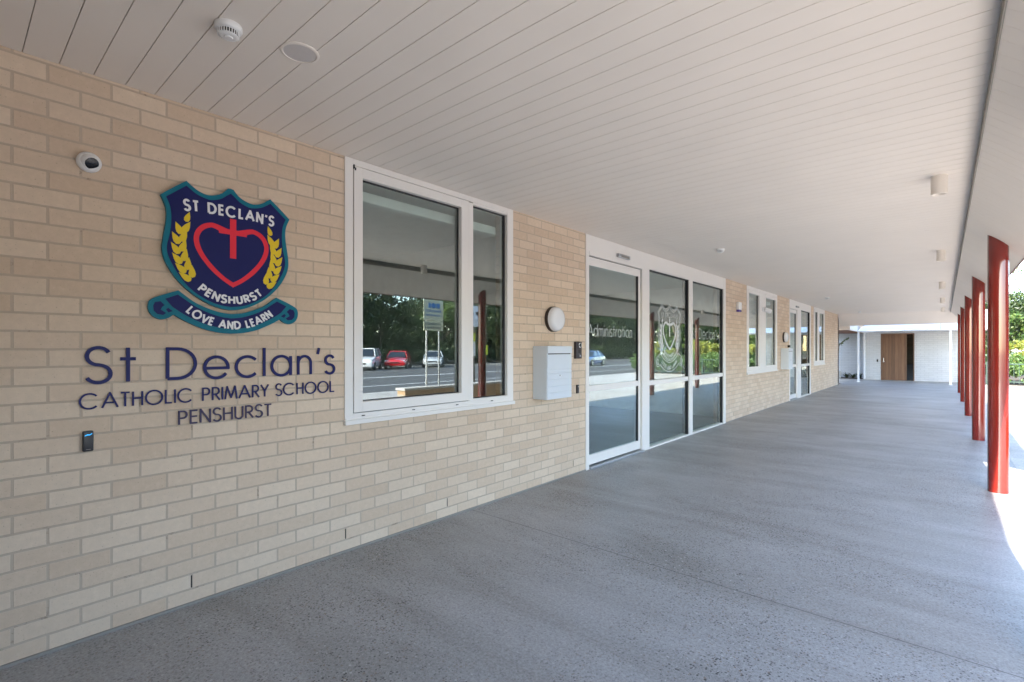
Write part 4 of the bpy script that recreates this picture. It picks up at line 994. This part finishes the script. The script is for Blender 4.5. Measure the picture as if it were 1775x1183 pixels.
# ---- green picket fence
gf = empty('green_fence', (0, 28.35, 0), label='low green metal picket fence in front of the hedge', cat='fence')
mb = MB()
x = 4.5; n = 0
while x < 10.9:
    mb.box(x-.007, x+.007, -.007, .007, 0.05, 0.90); x += 0.15
mb.build('pickets', M['green_fence'], gf)
for k in range(3): MB().box(4.62+k*2.4-.03, 4.62+k*2.4+.03, -.03, .03, -0.05, 0.95, .004).build('post', M['green_fence'], gf)
for z in (0.12, 0.84): MB().box(4.5, 10.9, -.018, .018, z, z+.035).build('rail', M['green_fence'], gf)

# ================================================================== street side (seen mirrored in the glass)
pl = empty('brick_planter', (0, 0, 0), label='low brown brick planter wall with pale end, seen mirrored in the window', cat='planter')
mb = MB(); mb.box(6.05, 6.35, 7.0, 10.6, 0, 0.50, 0.01); mb.build('wall', M['planter'], pl)
mb = MB(); mb.box(6.02, 6.38, 6.97, 10.63, 0.50, 0.56, 0.012); mb.build('coping', M['kerb'], pl)
sg = empty('street_sign', (6.2, 7.95, 0), label='cream sign board with blue emblem on two steel posts', cat='sign')
for y in (-0.20, 0.20): MB().tube([(0, y, 0.5), (0, y, 2.62)], 0.022, 10).build('post', M['steel'], sg, smooth=True)
MB().box(-0.03, -0.024, -0.31, 0.31, 2.17, 2.68, 0.0).build('upper_panel', M['sign_cream'], sg)
MB().box(-0.03, -0.024, -0.31, 0.31, 1.92, 2.16, 0.0).build('lower_panel', M['sign_cream'], sg)
mb = MB(); mb.lathe([(0.07, 0), (0.07, 0.002)], (-0.033, 0.0, 2.54), 'x', n=16); mb.box(-0.033, -0.031, -.16, -.09, 2.48, 2.60); mb.box(-0.033, -0.031, .09, .2, 2.48, 2.60); mb.build('emblem', M['sign_blue'], sg)
mb = MB(); rr = random.Random(3)
for z, hh in ((2.38, .06), (2.28, .045)):
    y = -.25
    while y < .22:
        l = rr.uniform(.03, .07); mb.box(-0.033, -0.031, y, y+l*.5, z, z+hh); y += l
mb.build('blue_markings', M['sign_blue'], sg)
mb = MB()
for z, hh in ((2.06, .05), (1.97, .05)):
    y = -.27
    while y < .24:
        l = rr.uniform(.03, .06); mb.box(-0.033, -0.031, y, y+l*.55, z, z+hh); y += l
mb.build('dark_markings', M['sign_ink'], sg)
pp_ = empty('power_pole', (7.6, 10.6, 0), label='weathered timber power pole with a bicycle sign and yellow reflector', cat='power pole')
MB().tube([(0, 0, -.3), (0.02, 0, 4.5), (0.03, 0, 9)], [.15, .135, .11], 14).build('pole', M['pole'], pp_, smooth=True)
MB().box(-0.185, -0.18, -.24, .24, 2.15, 2.78).build('bicycle_sign', M['white'], pp_)
mb = MB()
for cy in (-.11, .11):
    mb.lathe([(.075, 0), (.075, .002)], (-0.188, cy, 2.27), 'x', n=16, cap=False); mb.lathe([(.058, 0), (.058, .002)], (-0.188, cy, 2.27), 'x', n=16, cap=False)
    mb.box(-0.189, -0.186, cy-.01, cy+.07, 2.33, 2.35); mb.box(-0.189, -.186, cy-.06, cy+.06, 2.5, 2.6)
mb.build('bicycle_marking', M['black'], pp_)
MB().box(-0.165, -0.15, -.05, .05, 1.70, 1.95).build('yellow_reflector', M['hiviz'], pp_); MB().box(-0.165, -0.15, -.05, .05, 1.25, 1.70).build('white_reflector', M['white'], pp_)
yb = empty('yellow_sign', (10.6, 14.3, 0), label='small yellow plate on a thin post beside the kerb', cat='sign')
MB().tube([(0, 0, -.1), (0, 0, 1.7)], 0.02, 8).build('post', M['steel'], yb); MB().box(-.03, -.024, -.14, .14, 1.25, 1.62).build('plate', M['hiviz'], yb)

def car(name, paint, kind='sedan'):
    """nose towards -x; body built from cross-sections"""
    root = empty(name)
    L = 4.5
    # x, half width, z low, z belt
    st = [(-2.25, .62, .42, .62), (-2.18, .78, .30, .72), (-1.9, .86, .26, .80), (-1.3, .90, .24, .88), (-.75, .90, .24, .94), (.6, .90, .24, .96), (1.5, .90, .25, .97), (2.0, .87, .30, .96), (2.2, .80, .36, .90), (2.26, .66, .45, .80)]
    if kind == 'wagon': st = [(a, b, c, d+.12) for a, b, c, d in st]
    b = MB(); rings = []
    for x, hw, z0, z1 in st:
        sec = [(-hw*.92, z0), (-hw, z0+.12), (-hw, (z0+z1)/2), (-hw*.96, z1-.06), (-hw*.84, z1), (0, z1+.03), (hw*.84, z1), (hw*.96, z1-.06), (hw, (z0+z1)/2), (hw, z0+.12), (hw*.92, z0)]
        rings.append([b.b.verts.new((x, y, z)) for y, z in sec])
    for p, q in zip(rings, rings[1:]):
        for k in range(len(p)): b.b.faces.new((p[k], p[(k+1) % len(p)], q[(k+1) % len(p)], q[k]))
    b.b.faces.new(rings[0]); b.b.faces.new(rings[-1][::-1])
    b.build('body', M[paint], root, smooth=True)
    zr = 1.46 if kind == 'sedan' else 1.68; zb = .92 if kind == 'sedan' else 1.04
    end = 1.75 if kind == 'sedan' else 2.12; rend = 1.05 if kind == 'sedan' else 1.75
    g = MB(); s2 = [(-.95, .80, zb, zb+.03), (-.30, .70, zb, zr-.05), (rend, .70, zb, zr-.06), (end, .78, zb, zb+.04)]
    rg = []
    for x, hw, z0, z1 in s2:
        f_ = .86; rg.append([g.b.verts.new(q) for q in [(x, -hw-.06, z0), (x, -hw*f_, z1), (x, hw*f_, z1), (x, hw+.06, z0)]])
    for p, q in zip(rg, rg[1:]):
        for k in range(3): g.b.faces.new((p[k], p[k+1], q[k+1], q[k]))
    g.build('windows', M['carglass'], root)
    r = MB(); r.box(-.30, rend+.03, -.62, .62, zr-.062, zr, .02)
    for sy in (-1, 1):
        for (xa, za, xb, zb2) in [(-.98, zb, -.29, zr-.03), (rend, zr-.03, end+.02, zb), (.42, zb, .42, zr-.04)]: r.tube([(xa, sy*.83, za), (xb, sy*.62, zb2)] if xa < 0 else ([(xa, sy*.62, za), (xb, sy*.83, zb2)] if xa != xb else [(xa, sy*.845, za), (xb, sy*.62, zb2)]), .032, 6)
    r.build('roof', M[paint], root)
    for sx in (-1.42, 1.38):
        for sy in (-1, 1):
            o = MB().lathe([(.20, -.10), (.31, -.11), (.33, -.08), (.33, .08), (.31, .11), (.20, .10)], (sx, sy*.82, .33), 'y', n=24).build('wheel', M['tyre'], root, smooth=True)
            MB().lathe([(.19, -.112), (.19, .112)], (sx, sy*.82, .33), 'y', n=18).build('rim', M['rim'], o)
    for sy in (-1, 1): MB().box(-2.20, -2.0, sy*.62-.16, sy*.62+.16, .60, .72, .02).build('headlight', M['headlamp'], root)
    MB().box(-2.262, -2.2, -.38, .38, .46, .58, .01).build('grille', M['black'], root)
    return root
for nm, paint, kind, x, y, rz, lab in [
    ('parked_car', 'car_white', 'wagon', 31.0, 21.9, 0.75, 'white four-wheel-drive parked first in the mirrored row'),
    ('parked_car', 'car_red', 'sedan', 31.4, 25.2, 0.75, 'red sedan parked between the white and the silver car'),
    ('parked_car', 'car_silver', 'sedan', 31.8, 29.4, 0.75, 'silver sedan parked beside the red car'),
    ('parked_car', 'car_blue', 'sedan', 22.5, 41.0, 1.4, 'blue car on the road, mirrored in the sliding door'),
    ('parked_van', 'car_white', 'wagon', 16.2, 42.0, 1.5, 'white van farther along the near kerb')]:
    o = car(nm, paint, kind); o.location = (x, y, -0.165); o.rotation_euler.z = rz; tag(o, lab, 'van' if 'van' in nm else 'car')
    if nm == 'parked_van': o.scale = (1.1, 1.05, 1.35)
# house across the street, low behind the cars
hs = empty('house', (0, 0, 0), label='low terracotta house far across the street under the trees', cat='house')
MB().box(52, 60, 16, 34, -0.2, 2.9).build('wall', M['terra'], hs)
mb = MB()
vs = [mb.b.verts.new(q) for q in [(51.4, 15.4, 2.9), (60.6, 15.4, 2.9), (60.6, 34.6, 2.9), (51.4, 34.6, 2.9), (56, 19, 5.2), (56, 31, 5.2)]]
for f in ((0, 1, 4), (1, 2, 5, 4), (2, 3, 5), (3, 0, 4, 5), (0, 3, 2, 1)): mb.b.faces.new([vs[i] for i in f])
mb.build('roof', M['tile'], hs)
for y in (18, 22.5, 27, 31): MB().box(51.94, 52.02, y-.7, y+.7, .8, 2.1).build('window', M['carglass'], hs)
